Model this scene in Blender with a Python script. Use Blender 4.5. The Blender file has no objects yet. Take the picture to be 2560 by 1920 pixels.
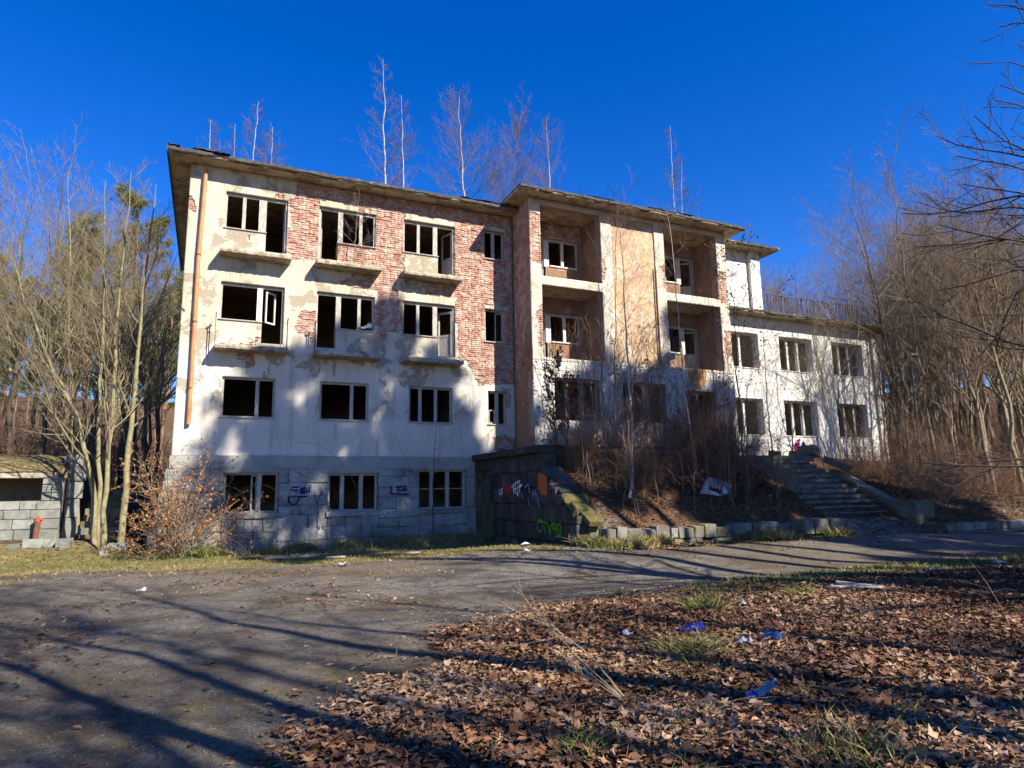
import bpy, math
import numpy as np
from mathutils import Matrix, Vector
rad = math.radians
S = bpy.context.scene
COL = S.collection
# ------------------------------------------------------------------ camera, sky, sun, exposure
F_PX, PITCH, YAW, ROLL = 1655.0, rad(9.53), rad(24.57), rad(-0.99)
EYE = np.array([0.0, -22.49, 1.6])
_f = np.array([math.sin(YAW) * math.cos(PITCH), math.cos(YAW) * math.cos(PITCH), math.sin(PITCH)])
_r0 = np.array([math.cos(YAW), -math.sin(YAW), 0.0])
_u0 = np.cross(_r0, _f)
_r = _r0 * math.cos(ROLL) + _u0 * math.sin(ROLL)
_u = -_r0 * math.sin(ROLL) + _u0 * math.cos(ROLL)
cam_d = bpy.data.cameras.new('camera')
cam = bpy.data.objects.new('camera', cam_d)
COL.objects.link(cam)
cam.matrix_world = Matrix(((_r[0], _u[0], -_f[0], EYE[0]), (_r[1], _u[1], -_f[1], EYE[1]), (_r[2], _u[2], -_f[2], EYE[2]), (0, 0, 0, 1)))
cam_d.sensor_width = 36.0
cam_d.lens = 36.0 * F_PX / 2560.0
cam_d.clip_end = 2000.0
cam_d.clip_start = 0.05
S.camera = cam

SUN_AZ, SUN_EL = rad(28.0), rad(37.0)      # right of the facade's normal, above the ground
SUN = np.array([math.sin(SUN_AZ) * math.cos(SUN_EL), -math.cos(SUN_AZ) * math.cos(SUN_EL), math.sin(SUN_EL)])
W = bpy.data.worlds.new('World')
S.world = W
W.use_nodes = True
wn = W.node_tree
bg = wn.nodes['Background']
sky = wn.nodes.new('ShaderNodeTexSky')
sky.sky_type = 'NISHITA'
sky.sun_disc = False
sky.sun_elevation = SUN_EL
sky.sun_rotation = math.atan2(SUN[0], SUN[1])
sky.altitude = 900.0
sky.air_density = 1.0
sky.dust_density = 0.15
sky.ozone_density = 4.0
hsv = wn.nodes.new('ShaderNodeHueSaturation')
hsv.inputs['Saturation'].default_value = 1.36
hsv.inputs['Hue'].default_value = 0.519
hsv.inputs['Value'].default_value = 1.0
wn.links.new(sky.outputs[0], hsv.inputs['Color'])
wn.links.new(hsv.outputs[0], bg.inputs['Color'])
bg.inputs['Strength'].default_value = 0.104
sun_d = bpy.data.lights.new('sun', 'SUN')
sun_d.energy = 5.0
sun_d.angle = rad(0.53)
sun_d.color = (1.0, 0.93, 0.80)
sun = bpy.data.objects.new('sun', sun_d)
COL.objects.link(sun)
sun.rotation_euler = Vector(SUN).to_track_quat('Z', 'Y').to_euler()
sun.location = (20, -40, 40)
S.view_settings.view_transform = 'Standard'
S.view_settings.look = 'None'
S.view_settings.exposure = 1.14
S.view_settings.gamma = 1.0
S.view_settings.use_curve_mapping = False
S.cycles.max_bounces = 5
S.cycles.diffuse_bounces = 3
S.cycles.glossy_bounces = 2
S.cycles.use_adaptive_sampling = True
S.cycles.adaptive_threshold = 0.02

# ------------------------------------------------------------------ surveying: photograph pixel -> point on a real plane
def _ray(u, v):
    return _f + _r * (u - 1280) / F_PX + _u * (960 - v) / F_PX
def at(u, v, Y):
    d = _ray(u, v); return EYE + d * ((Y - EYE[1]) / d[1])
def atx(u, v, X):
    d = _ray(u, v); return EYE + d * ((X - EYE[0]) / d[0])
def atg(u, v, z=0.0):
    d = _ray(u, v); return EYE + d * ((z - EYE[2]) / d[2])
def atd(u, v, D):
    d = _ray(u, v); return EYE + d * (D / math.hypot(d[0], d[1]))
K = 1.15732                                # overview pixel -> photograph pixel

# ------------------------------------------------------------------ materials
def nt(name):
    m = bpy.data.materials.new(name); m.use_nodes = True
    t = m.node_tree; b = t.nodes['Principled BSDF']
    return m, t, b
def noise(t, vec, scale, detail=4.0, rough=0.6, dist=0.0):
    n = t.nodes.new('ShaderNodeTexNoise')
    n.inputs['Scale'].default_value = scale; n.inputs['Detail'].default_value = detail
    n.inputs['Roughness'].default_value = rough; n.inputs['Distortion'].default_value = dist
    t.links.new(vec, n.inputs['Vector']); return n.outputs['Fac']
def ramp(t, fac, lo, hi):
    n = t.nodes.new('ShaderNodeMapRange'); n.interpolation_type = 'SMOOTHSTEP'
    n.inputs['From Min'].default_value = lo; n.inputs['From Max'].default_value = hi
    t.links.new(fac, n.inputs['Value']); return n.outputs['Result']
def math_(t, op, a, b=None):
    n = t.nodes.new('ShaderNodeMath'); n.operation = op; n.use_clamp = False
    for i, x in enumerate((a, b)):
        if x is None: continue
        if isinstance(x, (int, float)): n.inputs[i].default_value = x
        else: t.links.new(x, n.inputs[i])
    return n.outputs[0]
def mixc(t, fac, a, b, mode='MIX'):
    n = t.nodes.new('ShaderNodeMix'); n.data_type = 'RGBA'; n.blend_type = mode
    for s, x in ((n.inputs[0], fac), (n.inputs[6], a), (n.inputs[7], b)):
        if isinstance(x, (int, float)): s.default_value = x
        elif isinstance(x, tuple): s.default_value = (*x, 1.0)
        else: t.links.new(x, s)
    return n.outputs[2]
def coords(t, stretch=None, obj=False):
    if obj:
        g = t.nodes.new('ShaderNodeTexCoord').outputs['Object']
    else:
        g = t.nodes.new('ShaderNodeNewGeometry').outputs['Position']
    if stretch:
        m = t.nodes.new('ShaderNodeMapping'); m.inputs['Scale'].default_value = stretch
        t.links.new(g, m.inputs['Vector']); return m.outputs[0]
    return g
def bump(t, b, h, strength, dist=0.02):
    n = t.nodes.new('ShaderNodeBump'); n.inputs['Strength'].default_value = strength; n.inputs['Distance'].default_value = dist
    t.links.new(h, n.inputs['Height']); t.links.new(n.outputs[0], b.inputs['Normal'])
def M(name, c1, c2, scale=3.0, layers=(), rough=0.9, bmp=0.4, bscale=30.0, bdist=0.02, rnd=0.0, attr=None, stretch=None, obj=False, spec=0.2):
    m, t, b = nt(name)
    v = coords(t, stretch, obj)
    c = mixc(t, ramp(t, noise(t, v, scale), 0.3, 0.7), c1, c2)
    for (lc, ls, lo, hi, amt) in layers:
        k = math_(t, 'MULTIPLY', ramp(t, noise(t, v, ls, 6.0, 0.65, 0.3), lo, hi), amt)
        c = mixc(t, k, c, lc)
    if attr:
        a = t.nodes.new('ShaderNodeAttribute'); a.attribute_name = attr
        c = mixc(t, 1.0, c, a.outputs['Color'], 'MULTIPLY')
    if rnd:
        o = t.nodes.new('ShaderNodeObjectInfo')
        h = t.nodes.new('ShaderNodeHueSaturation')
        k = t.nodes.new('ShaderNodeMapRange'); k.inputs['To Min'].default_value = 1 - rnd; k.inputs['To Max'].default_value = 1 + rnd
        t.links.new(o.outputs['Random'], k.inputs['Value']); t.links.new(k.outputs[0], h.inputs['Value'])
        t.links.new(c, h.inputs['Color']); c = h.outputs[0]
    t.links.new(c, b.inputs['Base Color'])
    b.inputs['Roughness'].default_value = rough
    b.inputs['Specular IOR Level'].default_value = spec
    if bmp:
        bump(t, b, noise(t, v, bscale, 8.0, 0.7), bmp, bdist)
    return m

def plaster_mat():
    m, t, b = nt('old_cream_plaster')
    v = coords(t)
    s = t.nodes.new('ShaderNodeSeparateXYZ'); t.links.new(v, s.inputs[0])
    low = ramp(t, math_(t, 'ADD', s.outputs['Z'], math_(t, 'MULTIPLY', noise(t, v, 0.7, 5), 2.2)), 8.3, 6.6)
    c = mixc(t, ramp(t, noise(t, v, 1.3, 6), 0.3, 0.7), (0.44, 0.375, 0.275), (0.56, 0.495, 0.385))
    white = mixc(t, ramp(t, noise(t, v, 0.9, 5), 0.3, 0.7), (0.50, 0.465, 0.40), (0.60, 0.565, 0.49))
    c = mixc(t, low, c, white)
    # lost finishing coat: greyer render below it, with sharp outline
    k1 = ramp(t, noise(t, v, 0.85, 9, 0.62, 0.6), 0.53, 0.545)
    k2 = ramp(t, noise(t, v, 4.5, 8, 0.7, 0.4), 0.42, 0.47)
    k = math_(t, 'MULTIPLY', k1, k2)
    k = math_(t, 'MULTIPLY', k, ramp(t, s.outputs['Z'], 3.9, 5.0))
    c = mixc(t, math_(t, 'MULTIPLY', k, 0.85), c, (0.29, 0.24, 0.175))
    # water runs
    vs = coords(t, (3.0, 3.0, 0.25))
    c = mixc(t, math_(t, 'MULTIPLY', ramp(t, noise(t, vs, 1.2, 5), 0.50, 0.75), 0.62), c, (0.22, 0.185, 0.14))
    c = mixc(t, math_(t, 'MULTIPLY', ramp(t, noise(t, v, 9.0, 6), 0.62, 0.72), 0.45), c, (0.31, 0.26, 0.19))
    t.links.new(c, b.inputs['Base Color'])
    b.inputs['Roughness'].default_value = 0.95; b.inputs['Specular IOR Level'].default_value = 0.1
    h = math_(t, 'SUBTRACT', math_(t, 'MULTIPLY', noise(t, v, 14, 8, 0.7), 0.5), math_(t, 'MULTIPLY', k, 0.6))
    bump(t, b, h, 0.55, 0.03)
    return m
def brick_mat():
    m, t, b = nt('weathered_brick')
    v = coords(t, (4.2, 4.2, 13.0))
    w = coords(t)
    n = noise(t, v, 1.0, 1.5, 0.5)
    c = mixc(t, ramp(t, n, 0.35, 0.65), (0.30, 0.13, 0.092), (0.43, 0.235, 0.175))
    c = mixc(t, ramp(t, noise(t, v, 1.7, 2), 0.56, 0.66), c, (0.52, 0.34, 0.25))
    c = mixc(t, math_(t, 'MULTIPLY', ramp(t, noise(t, v, 1.2, 2), 0.62, 0.70), 0.8), c, (0.22, 0.09, 0.06))
    c = mixc(t, math_(t, 'MULTIPLY', ramp(t, noise(t, w, 3.0, 7, 0.7), 0.43, 0.61), 0.85), c, (0.54, 0.43, 0.345))   # mortar smears
    c = mixc(t, math_(t, 'MULTIPLY', ramp(t, noise(t, w, 0.8, 5), 0.55, 0.8), 0.4), c, (0.24, 0.13, 0.10))
    t.links.new(c, b.inputs['Base Color'])
    b.inputs['Roughness'].default_value = 0.95; b.inputs['Specular IOR Level'].default_value = 0.1
    bump(t, b, noise(t, w, 22, 6, 0.7), 0.7, 0.03)
    return m
PL = plaster_mat()
BR = brick_mat()
MORTAR = M('crumbling_mortar', (0.24, 0.16, 0.12), (0.37, 0.27, 0.205), 4.0, rough=0.95, bmp=0.8, bscale=25)
WHITE = M('white_wing_render', (0.62, 0.60, 0.55), (0.70, 0.685, 0.64), 1.0, [((0.52, 0.47, 0.38), 1.6, 0.60, 0.75, 0.6), ((0.45, 0.40, 0.32), 5.0, 0.66, 0.74, 0.5)], bmp=0.35, bscale=12)
TOWERW = M('pale_tower_render', (0.44, 0.385, 0.30), (0.58, 0.53, 0.45), 1.4, [((0.40, 0.29, 0.20), 1.7, 0.58, 0.60, 0.7), ((0.33, 0.28, 0.22), 2.6, 0.57, 0.64, 0.6), ((0.27, 0.23, 0.18), 9.0, 0.60, 0.68, 0.55)], bmp=0.45, bscale=14)
OCHRE = M('blotched_ochre_render', (0.47, 0.32, 0.16), (0.49, 0.365, 0.235), 1.1, [((0.42, 0.26, 0.19), 1.6, 0.50, 0.56, 0.75), ((0.54, 0.45, 0.33), 3.1, 0.54, 0.58, 0.85), ((0.36, 0.22, 0.15), 6.0, 0.54, 0.58, 0.8), ((0.22, 0.17, 0.13), 13.0, 0.57, 0.62, 0.7)], bmp=0.6, bscale=18)
TERRA = M('terracotta_loggia_plaster', (0.20, 0.115, 0.072), (0.27, 0.165, 0.11), 1.6, [((0.36, 0.29, 0.22), 2.2, 0.60, 0.66, 0.8), ((0.22, 0.10, 0.06), 3.1, 0.60, 0.70, 0.6)], bmp=0.5, bscale=16)
INNER = M('grimy_inner_plaster', (0.19, 0.14, 0.095), (0.28, 0.22, 0.155), 1.4, [((0.10, 0.07, 0.05), 2.5, 0.55, 0.65, 0.8)], bmp=0.3)
INNERW = M('pale_inner_plaster', (0.42, 0.38, 0.30), (0.52, 0.48, 0.40), 1.2, [((0.22, 0.18, 0.14), 2.2, 0.58, 0.70, 0.7)], bmp=0.3)
CONC = M('old_concrete', (0.28, 0.235, 0.17), (0.42, 0.365, 0.275), 2.8, [((0.17, 0.12, 0.075), 3.4, 0.50, 0.60, 0.8), ((0.30, 0.30, 0.12), 5.0, 0.66, 0.74, 0.5)], bmp=0.7, bscale=18)
SOFFIT = M('stained_soffit_concrete', (0.32, 0.255, 0.16), (0.45, 0.38, 0.27), 1.8, [((0.17, 0.12, 0.075), 2.6, 0.50, 0.57, 0.75), ((0.34, 0.22, 0.10), 6.0, 0.60, 0.70, 0.6)], bmp=0.5, bscale=14)
FELT = M('roofing_felt', (0.045, 0.04, 0.037), (0.09, 0.08, 0.07), 5.0, [((0.30, 0.27, 0.20), 4.0, 0.60, 0.66, 0.8), ((0.12, 0.13, 0.05), 6.0, 0.60, 0.70, 0.6)], bmp=0.7)
WOOD = M('weathered_white_wood', (0.30, 0.275, 0.235), (0.50, 0.475, 0.425), 9.0, [((0.20, 0.17, 0.14), 16.0, 0.54, 0.60, 0.75)], stretch=(2.5, 2.5, 0.5), bmp=0.6, bscale=30)
WOODW = M('white_painted_wood', (0.54, 0.52, 0.475), (0.66, 0.64, 0.59), 6.0, [((0.30, 0.26, 0.21), 14.0, 0.60, 0.66, 0.7)], stretch=(2.0, 2.0, 0.6), bmp=0.4, bscale=30)
GRAN = M('grey_granite', (0.23, 0.235, 0.22), (0.38, 0.375, 0.34), 1.5, [((0.15, 0.155, 0.15), 5.0, 0.54, 0.64, 0.7), ((0.50, 0.44, 0.38), 8.0, 0.60, 0.70, 0.5), ((0.05, 0.05, 0.05), 60.0, 0.60, 0.66, 0.5)], rnd=0.22, bmp=1.0, bscale=11, bdist=0.07)
GRAND = M('shade_dark_granite', (0.042, 0.040, 0.035), (0.082, 0.076, 0.066), 1.8, [((0.04, 0.04, 0.038), 4.0, 0.54, 0.66, 0.7), ((0.20, 0.185, 0.15), 7.0, 0.62, 0.72, 0.5)], rnd=0.35, bmp=1.0, bscale=11, bdist=0.07)  # granite with its colour lowered to deepen the flank wall's self-shade
GRANP = M('pale_granite', (0.165, 0.17, 0.147), (0.27, 0.267, 0.23), 3.0, [((0.13, 0.14, 0.125), 4.0, 0.52, 0.64, 0.7), ((0.55, 0.54, 0.46), 8.0, 0.60, 0.70, 0.4)], rnd=0.2, bmp=0.8, bscale=24, bdist=0.03)
GRANM = M('mossy_granite', (0.10, 0.094, 0.078), (0.20, 0.185, 0.15), 2.6, [((0.15, 0.12, 0.03), 3.0, 0.50, 0.60, 0.85), ((0.33, 0.32, 0.28), 6.0, 0.58, 0.66, 0.6), ((0.08, 0.08, 0.07), 6.0, 0.56, 0.66, 0.6)], rnd=0.25, bmp=0.9, bscale=20, bdist=0.03)
JOINT = M('grey_joints', (0.12, 0.115, 0.10), (0.20, 0.19, 0.165), 5.0, bmp=0.6)
JOINTL = M('lime_joints', (0.29, 0.275, 0.235), (0.39, 0.37, 0.315), 5.0, bmp=0.6)
JOINTD = M('dark_joints', (0.035, 0.033, 0.03), (0.07, 0.065, 0.055), 5.0, bmp=0.6)
BAND = M('grey_plinth_render', (0.25, 0.245, 0.22), (0.36, 0.345, 0.305), 2.0, [((0.20, 0.19, 0.17), 4.0, 0.55, 0.68, 0.6)], bmp=0.7, bscale=40)
RAILM = M('dull_railing_iron', (0.10, 0.065, 0.05), (0.16, 0.10, 0.075), 6.0, bmp=0.2)
RUST = M('rusted_iron', (0.13, 0.055, 0.035), (0.21, 0.095, 0.055), 6.0, [((0.08, 0.04, 0.03), 10.0, 0.55, 0.66, 0.7)], bmp=0.4)
PIPE = M('copper_brown_downpipe', (0.36, 0.16, 0.06), (0.45, 0.22, 0.09), 3.0, [((0.30, 0.14, 0.07), 5.0, 0.60, 0.72, 0.5)], rough=0.55, bmp=0.1, spec=0.4)
RED = M('bright_red_paint', (0.36, 0.07, 0.03), (0.46, 0.10, 0.04), 6.0, rough=0.5, bmp=0.1)
DARK = M('unlit_void_black', (0.012, 0.012, 0.013), (0.03, 0.03, 0.03), 6.0, bmp=0.3)  # near-black colour stands in for the unlit inside of openings
MOSS = M('dry_moss', (0.11, 0.085, 0.03), (0.20, 0.165, 0.065), 5.0, [((0.27, 0.20, 0.12), 7.0, 0.50, 0.58, 0.8), ((0.05, 0.04, 0.025), 3.0, .55, .65, .7)], bmp=1.0, bscale=25, bdist=0.05)
BARKP = M('pale_olive_bark', (0.165, 0.145, 0.075), (0.27, 0.24, 0.135), 5.0, [((0.16, 0.13, 0.08), 14.0, 0.58, 0.68, 0.7), ((0.36, 0.17, 0.08), 1.0, 0.60, 0.70, 0.4)], bmp=0.5)
BARKD = M('dark_bark', (0.060, 0.048, 0.036), (0.12, 0.095, 0.07), 6.0, [((0.03, 0.025, 0.02), 14.0, 0.55, 0.66, 0.7)], stretch=(1, 1, 0.3), bmp=0.9)
BARKB = M('grey_brown_bark', (0.15, 0.125, 0.09), (0.25, 0.21, 0.155), 6.0, [((0.09, 0.075, 0.055), 12.0, 0.56, 0.66, 0.6)], stretch=(1, 1, 0.4), bmp=0.6)
BARKPINE = M('reddish_pine_bark', (0.16, 0.10, 0.065), (0.28, 0.16, 0.10), 5.0, [((0.06, 0.045, 0.035), 9.0, 0.54, 0.64, 0.8)], stretch=(1, 1, 0.35), bmp=1.0)
BIRCH = M('white_birch_bark', (0.34, 0.32, 0.28), (0.48, 0.455, 0.40), 8.0, [((0.07, 0.06, 0.05), 7.0, 0.60, 0.64, 0.9)], stretch=(0.6, 0.6, 3.0), bmp=0.3)
TWIGP = M('purple_birch_twigs', (0.12, 0.086, 0.088), (0.19, 0.14, 0.138), 3.0, bmp=0)
TWIGB = M('brown_twigs', (0.165, 0.122, 0.08), (0.27, 0.205, 0.135), 3.0, bmp=0)
TWIGO = M('olive_twigs', (0.14, 0.115, 0.068), (0.24, 0.20, 0.12), 3.0, bmp=0)
TWIGR = M('red_brown_stems', (0.16, 0.085, 0.055), (0.26, 0.15, 0.095), 3.0, bmp=0)
TWIGD = M('near_dark_twigs', (0.05, 0.036, 0.032), (0.10, 0.072, 0.06), 3.0, bmp=0)
LEAF = M('dead_leaves', (0.9, 0.9, 0.9), (1.0, 1.0, 1.0), 30.0, rough=0.75, bmp=0.2, bscale=60, attr='col', spec=0.3)
BLADE = M('grass_blades', (0.85, 0.85, 0.85), (1.0, 1.0, 1.0), 20.0, rough=0.8, bmp=0, attr='col')
NEEDLE = M('pine_needles', (0.085, 0.10, 0.030), (0.165, 0.165, 0.055), 0.9, rough=0.8, bmp=0)
PEB = M('gravel_pebbles', (0.07, 0.064, 0.056), (0.20, 0.185, 0.16), 60.0, rough=0.9, bmp=0)

# ------------------------------------------------------------------ mesh helpers
def fast(name, V, Fc, col=None, smooth=False):
    V = np.asarray(V, dtype=np.float32); Fc = np.asarray(Fc, dtype=np.int32)
    me = bpy.data.meshes.new(name)
    n, k = Fc.shape
    me.vertices.add(len(V)); me.vertices.foreach_set('co', V.ravel())
    me.loops.add(n * k); me.loops.foreach_set('vertex_index', Fc.ravel())
    me.polygons.add(n); me.polygons.foreach_set('loop_start', np.arange(0, n * k, k, dtype=np.int32))
    me.update(calc_edges=True)
    if smooth:
        me.polygons.foreach_set('use_smooth', np.ones(n, dtype=bool))
    if col is not None:
        a = me.color_attributes.new('col', 'FLOAT_COLOR', 'POINT')
        c = np.ones((len(V), 4), dtype=np.float32); c[:, :3] = col
        a.data.foreach_set('color', c.ravel())
    return me
class MB:
    def __init__(s): s.v, s.f = [], []
    def add(s, V, Fc):
        o = len(s.v); s.v += [tuple(map(float, p)) for p in V]; s.f += [tuple(o + i for i in q) for q in Fc]; return s
    def box(s, x0, x1, y0, y1, z0, z1):
        return s.add([(x0, y0, z0), (x1, y0, z0), (x1, y1, z0), (x0, y1, z0), (x0, y0, z1), (x1, y0, z1), (x1, y1, z1), (x0, y1, z1)],
                     [(0, 3, 2, 1), (4, 5, 6, 7), (0, 1, 5, 4), (1, 2, 6, 5), (2, 3, 7, 6), (3, 0, 4, 7)])
    def hexa(s, P):            # eight corners ordered like box()
        return s.add(P, [(0, 3, 2, 1), (4, 5, 6, 7), (0, 1, 5, 4), (1, 2, 6, 5), (2, 3, 7, 6), (3, 0, 4, 7)])
    def bar(s, a, b, w, d=None, up=(0, 0, 1)):
        a, b = np.array(a, float), np.array(b, float); d = d or w
        t = (b - a) / np.linalg.norm(b - a); x = np.cross(t, up)
        if np.linalg.norm(x) < 1e-4: x = np.cross(t, (0, 1, 0))
        x /= np.linalg.norm(x); y = np.cross(x, t)
        c = [(-w / 2, -d / 2), (w / 2, -d / 2), (w / 2, d / 2), (-w / 2, d / 2)]
        return s.hexa([a + x * i + y * j for i, j in c] + [b + x * i + y * j for i, j in c])
    def tube(s, pts, r, k=8, cap=True):
        pts = [np.array(p, float) for p in pts]; n = len(pts); r = [r] * n if np.isscalar(r) else r
        V = []
        for i in range(n):
            t = pts[min(i + 1, n - 1)] - pts[max(i - 1, 0)]; t = t / (np.linalg.norm(t) + 1e-9)
            x = np.cross(t, (0.31, 0.95, 0.05)) if abs(t[2]) > .7 else np.cross(t, (0, 0, 1)); x /= np.linalg.norm(x); y = np.cross(t, x)
            for j in range(k):
                a = 2 * math.pi * j / k; V.append(pts[i] + r[i] * (x * math.cos(a) + y * math.sin(a)))
        Fc = [(i * k + j, i * k + (j + 1) % k, (i + 1) * k + (j + 1) % k, (i + 1) * k + j) for i in range(n - 1) for j in range(k)]
        if cap: Fc += [tuple(range(k))[::-1], tuple(range((n - 1) * k, n * k))]
        return s.add(V, Fc)
    def mesh(s, name):
        me = bpy.data.meshes.new(name); me.from_pydata(s.v, [], s.f); me.update(); return me
def link(name, me, mat=None, parent=None, loc=None, scale=None, rot=None):
    o = bpy.data.objects.new(name, me); COL.objects.link(o)
    if mat is not None and me is not None and len(me.materials) == 0: me.materials.append(mat)
    if parent is not None:
        o.parent = parent
        if loc is None: o.matrix_parent_inverse = Matrix.Translation(-Vector(parent_world(parent)))
        else: o.matrix_parent_inverse = Matrix.Translation(-Vector(parent_world(parent)))
    if loc is not None: o.location = loc
    if scale is not None: o.scale = scale
    if rot is not None: o.rotation_euler = rot
    return o
def parent_world(p):
    v = Vector(p.location)
    while p.parent is not None:
        v = v + p.matrix_parent_inverse.to_translation(); p = p.parent; v = v + Vector(p.location)
    return v
def tag(o, label, cat, group=None, kind=None):
    o['label'] = label; o['category'] = cat
    if group: o['group'] = group
    if kind: o['kind'] = kind
    return o
def thing(name, label, cat, loc, group=None, kind=None, rotz=0.0):
    o = bpy.data.objects.new(name, None); COL.objects.link(o); o.location = loc; o.rotation_euler = (0, 0, rotz); o.empty_display_size = 0.3
    return tag(o, label, cat, group, kind)
RNG = np.random.default_rng(11)

# value noise on the plane, for masks and terrain
_perm = np.random.default_rng(3).random((256, 256))
def vn(x, y):
    x = np.asarray(x, float); y = np.asarray(y, float)
    xi = np.floor(x).astype(int); yi = np.floor(y).astype(int); fx = x - xi; fy = y - yi
    fx = fx * fx * (3 - 2 * fx); fy = fy * fy * (3 - 2 * fy)
    g = lambda i, j: _perm[i & 255, j & 255]
    return (g(xi, yi) * (1 - fx) + g(xi + 1, yi) * fx) * (1 - fy) + (g(xi, yi + 1) * (1 - fx) + g(xi + 1, yi + 1) * fx) * fy
def fbm(x, y, o=4):
    s = 0; a = 0.5; t = 0
    for i in range(o):
        s = s + a * vn(x * 2 ** i + 17.3 * i, y * 2 ** i + 5.1 * i); t += a; a *= .5
    return s / t
def sstep(a, b, x):
    t = np.clip((np.asarray(x, float) - a) / (b - a), 0, 1); return t * t * (3 - 2 * t)

# ------------------------------------------------------------------ terrain
def G(x, y):
    x = np.asarray(x, float); y = np.asarray(y, float)
    z = 0.05 * (fbm(x * .35, y * .35, 3) - .5) + 0.0 * x
    z = z + 0.30 * sstep(3.5, 9, x) * sstep(-12.5, -8.2, y) * (1 - .6 * sstep(18, 24, x))
    z = z * np.where(x < 8.8, 1 - .8 * sstep(-6.5, -2.5, y), 1.0)
    Lf = sstep(-1.5, -2.3, x)
    z = z + Lf * (.42 * sstep(-1.8, 3, y) + 1.7 * sstep(4.8, 11, y)) - .35 * sstep(-1.2, -1.7, x) * (1 - sstep(-2.6, -3.4, x)) * sstep(.5, 2, y)
    z = z + 0.10 * sstep(-13.2, -15.5, y) * sstep(1, 4, x) + .07 * (fbm(x * .9 + 9, y * .9, 3) - .5) * sstep(-13, -15, y) * sstep(0, 3, x)
    bank = np.interp(y, [-7.45, -7.12, -6.5, -5.2, -4.2, -3.4, -2.0], [.22, .72, 1.30, 2.15, 2.62, 2.93, 2.98]) + .14 * (fbm(x * .8, y * .8, 3) - .5) * sstep(-7.1, -6.2, y)
    stair = np.interp(y, [-8.8, -3.5, -2.8], [.02, 2.55, 2.95])
    right = np.interp(y, [-9.0, -8.55, -8.2, -4.5, 0, 12, 60], [.05, .15, .55, 1.7, 3.0, 3.4, 6]) + .25 * (fbm(x * .4, y * .4, 3) - .5) * sstep(-8.2, -6, y)
    right = np.where(x > 30, right * (1 - .25 * sstep(34, 50, x) * (1 - sstep(0, 10, y))), right)
    s1 = sstep(17.62, 17.8, x); s2 = sstep(21.25, 21.45, x)
    hi = bank * (1 - s1) + stair * s1 * (1 - s2) + right * s2
    b = sstep(8.82, 9.05, x)
    z = np.where(y > -9.0, np.maximum(z * (1 - b) + hi * b, np.where(x > 8.9, z * 0 + hi, z)), z)
    z = np.where((x > -1.5) & (x < 10.38) & (y > -.25), -.05, z)
    z = np.where((y > 12) & (x > -2) & (x < 32), 2.6, z)
    z = z + np.where(x < 10, .15 * np.clip(y - 28, 0, 140) * sstep(2, -8, x), 0)
    z = z + .11 * np.clip(np.hypot(x, y + 22) - 52, 0, 130) * sstep(28, 48, x)
    d = np.hypot(x, y + 22); z = z + .03 * np.clip(d - 45, 0, 200) * sstep(-8, 5, y)
    return z
def lines(a, b, step, lo, hi, grow=1.35):
    L = list(np.arange(a, b + 1e-6, step)); s = step; x = b
    while x < hi: s *= grow; x += s; L.append(x)
    s = step; x = a; P = []
    while x > lo: s *= grow; x -= s; P.append(x)
    return np.array(P[::-1] + L)
def leafmask(x, y):
    yb = np.interp(x, [-1.2, -.3, .3, .6, 1.7, 3.2, 4.5, 7.1, 12, 20, 40], [-24, -20.6, -18.4, -17.7, -16.3, -14.6, -14.0, -13.5, -13.7, -14.6, -16])
    return sstep(.85, -.75, y - yb + 2.0 * (fbm(x * .8 + 40, y * .8, 4) - .5))
def grassmask(x, y):
    yb = np.interp(x, [-12, -6, -3, 0, 3, 5, 7, 9, 13, 18], [-4.6, -4.2, -4.0, -4.6, -5.4, -5.9, -6.3, -7.9, -8.8, -9.6])
    g = sstep(-.5, .7, y - yb + 1.7 * (fbm(x * .55 + 3, y * .8 + 8, 4) - .5)) * (1 - sstep(9.6, 11, y))
    yr = np.interp(x, [6, 9, 14, 22], [-14.2, -13.35, -13.2, -13.8])
    e = np.exp(-((y - yr) / .45) ** 2) * sstep(6.5, 9, x) * (.3 + fbm(x * .7, y * .7))
    p = sstep(.60, .72, fbm(x * .5 + 70, y * .9 + 21, 4)) * .45 * (1 - leafmask(x, y))
    return np.clip(np.maximum(np.maximum(g * (1 - sstep(16, 18, x)), e), p), 0, 1)
gx = lines(-8.0, 26.0, .14, -500, 700); gy = lines(-23.5, 3.0, .13, -400, 900)
X, Y = np.meshgrid(gx, gy)
Z = G(X, Y)
nx, ny = len(gx), len(gy)
idx = np.arange(nx * ny).reshape(ny, nx)
Fq = np.stack([idx[:-1, :-1], idx[:-1, 1:], idx[1:, 1:], idx[1:, :-1]], -1).reshape(-1, 4)
lm = leafmask(X, Y); gm = grassmask(X, Y)
bk = ((X > 8.9) & (Y > -7.4) | (X > 21.4) & (Y > -8.6) | (X < -2) & (Y > 2.5) | (X > 32) | (np.hypot(X, Y + 20) > 48)).astype(float)
lm = np.maximum(lm, bk * np.clip(.25 + 1.1 * fbm(X * .6, Y * .6), 0, 1)); gm = gm * (1 - bk)
zone = np.stack([lm, gm, np.clip(fbm(X * .25 + 4, Y * .3, 4) * 1.6 - .45, 0, 1)], -1).reshape(-1, 3)
gme = fast('ground', np.stack([X, Y, Z], -1).reshape(-1, 3), Fq, zone, smooth=True)
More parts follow.
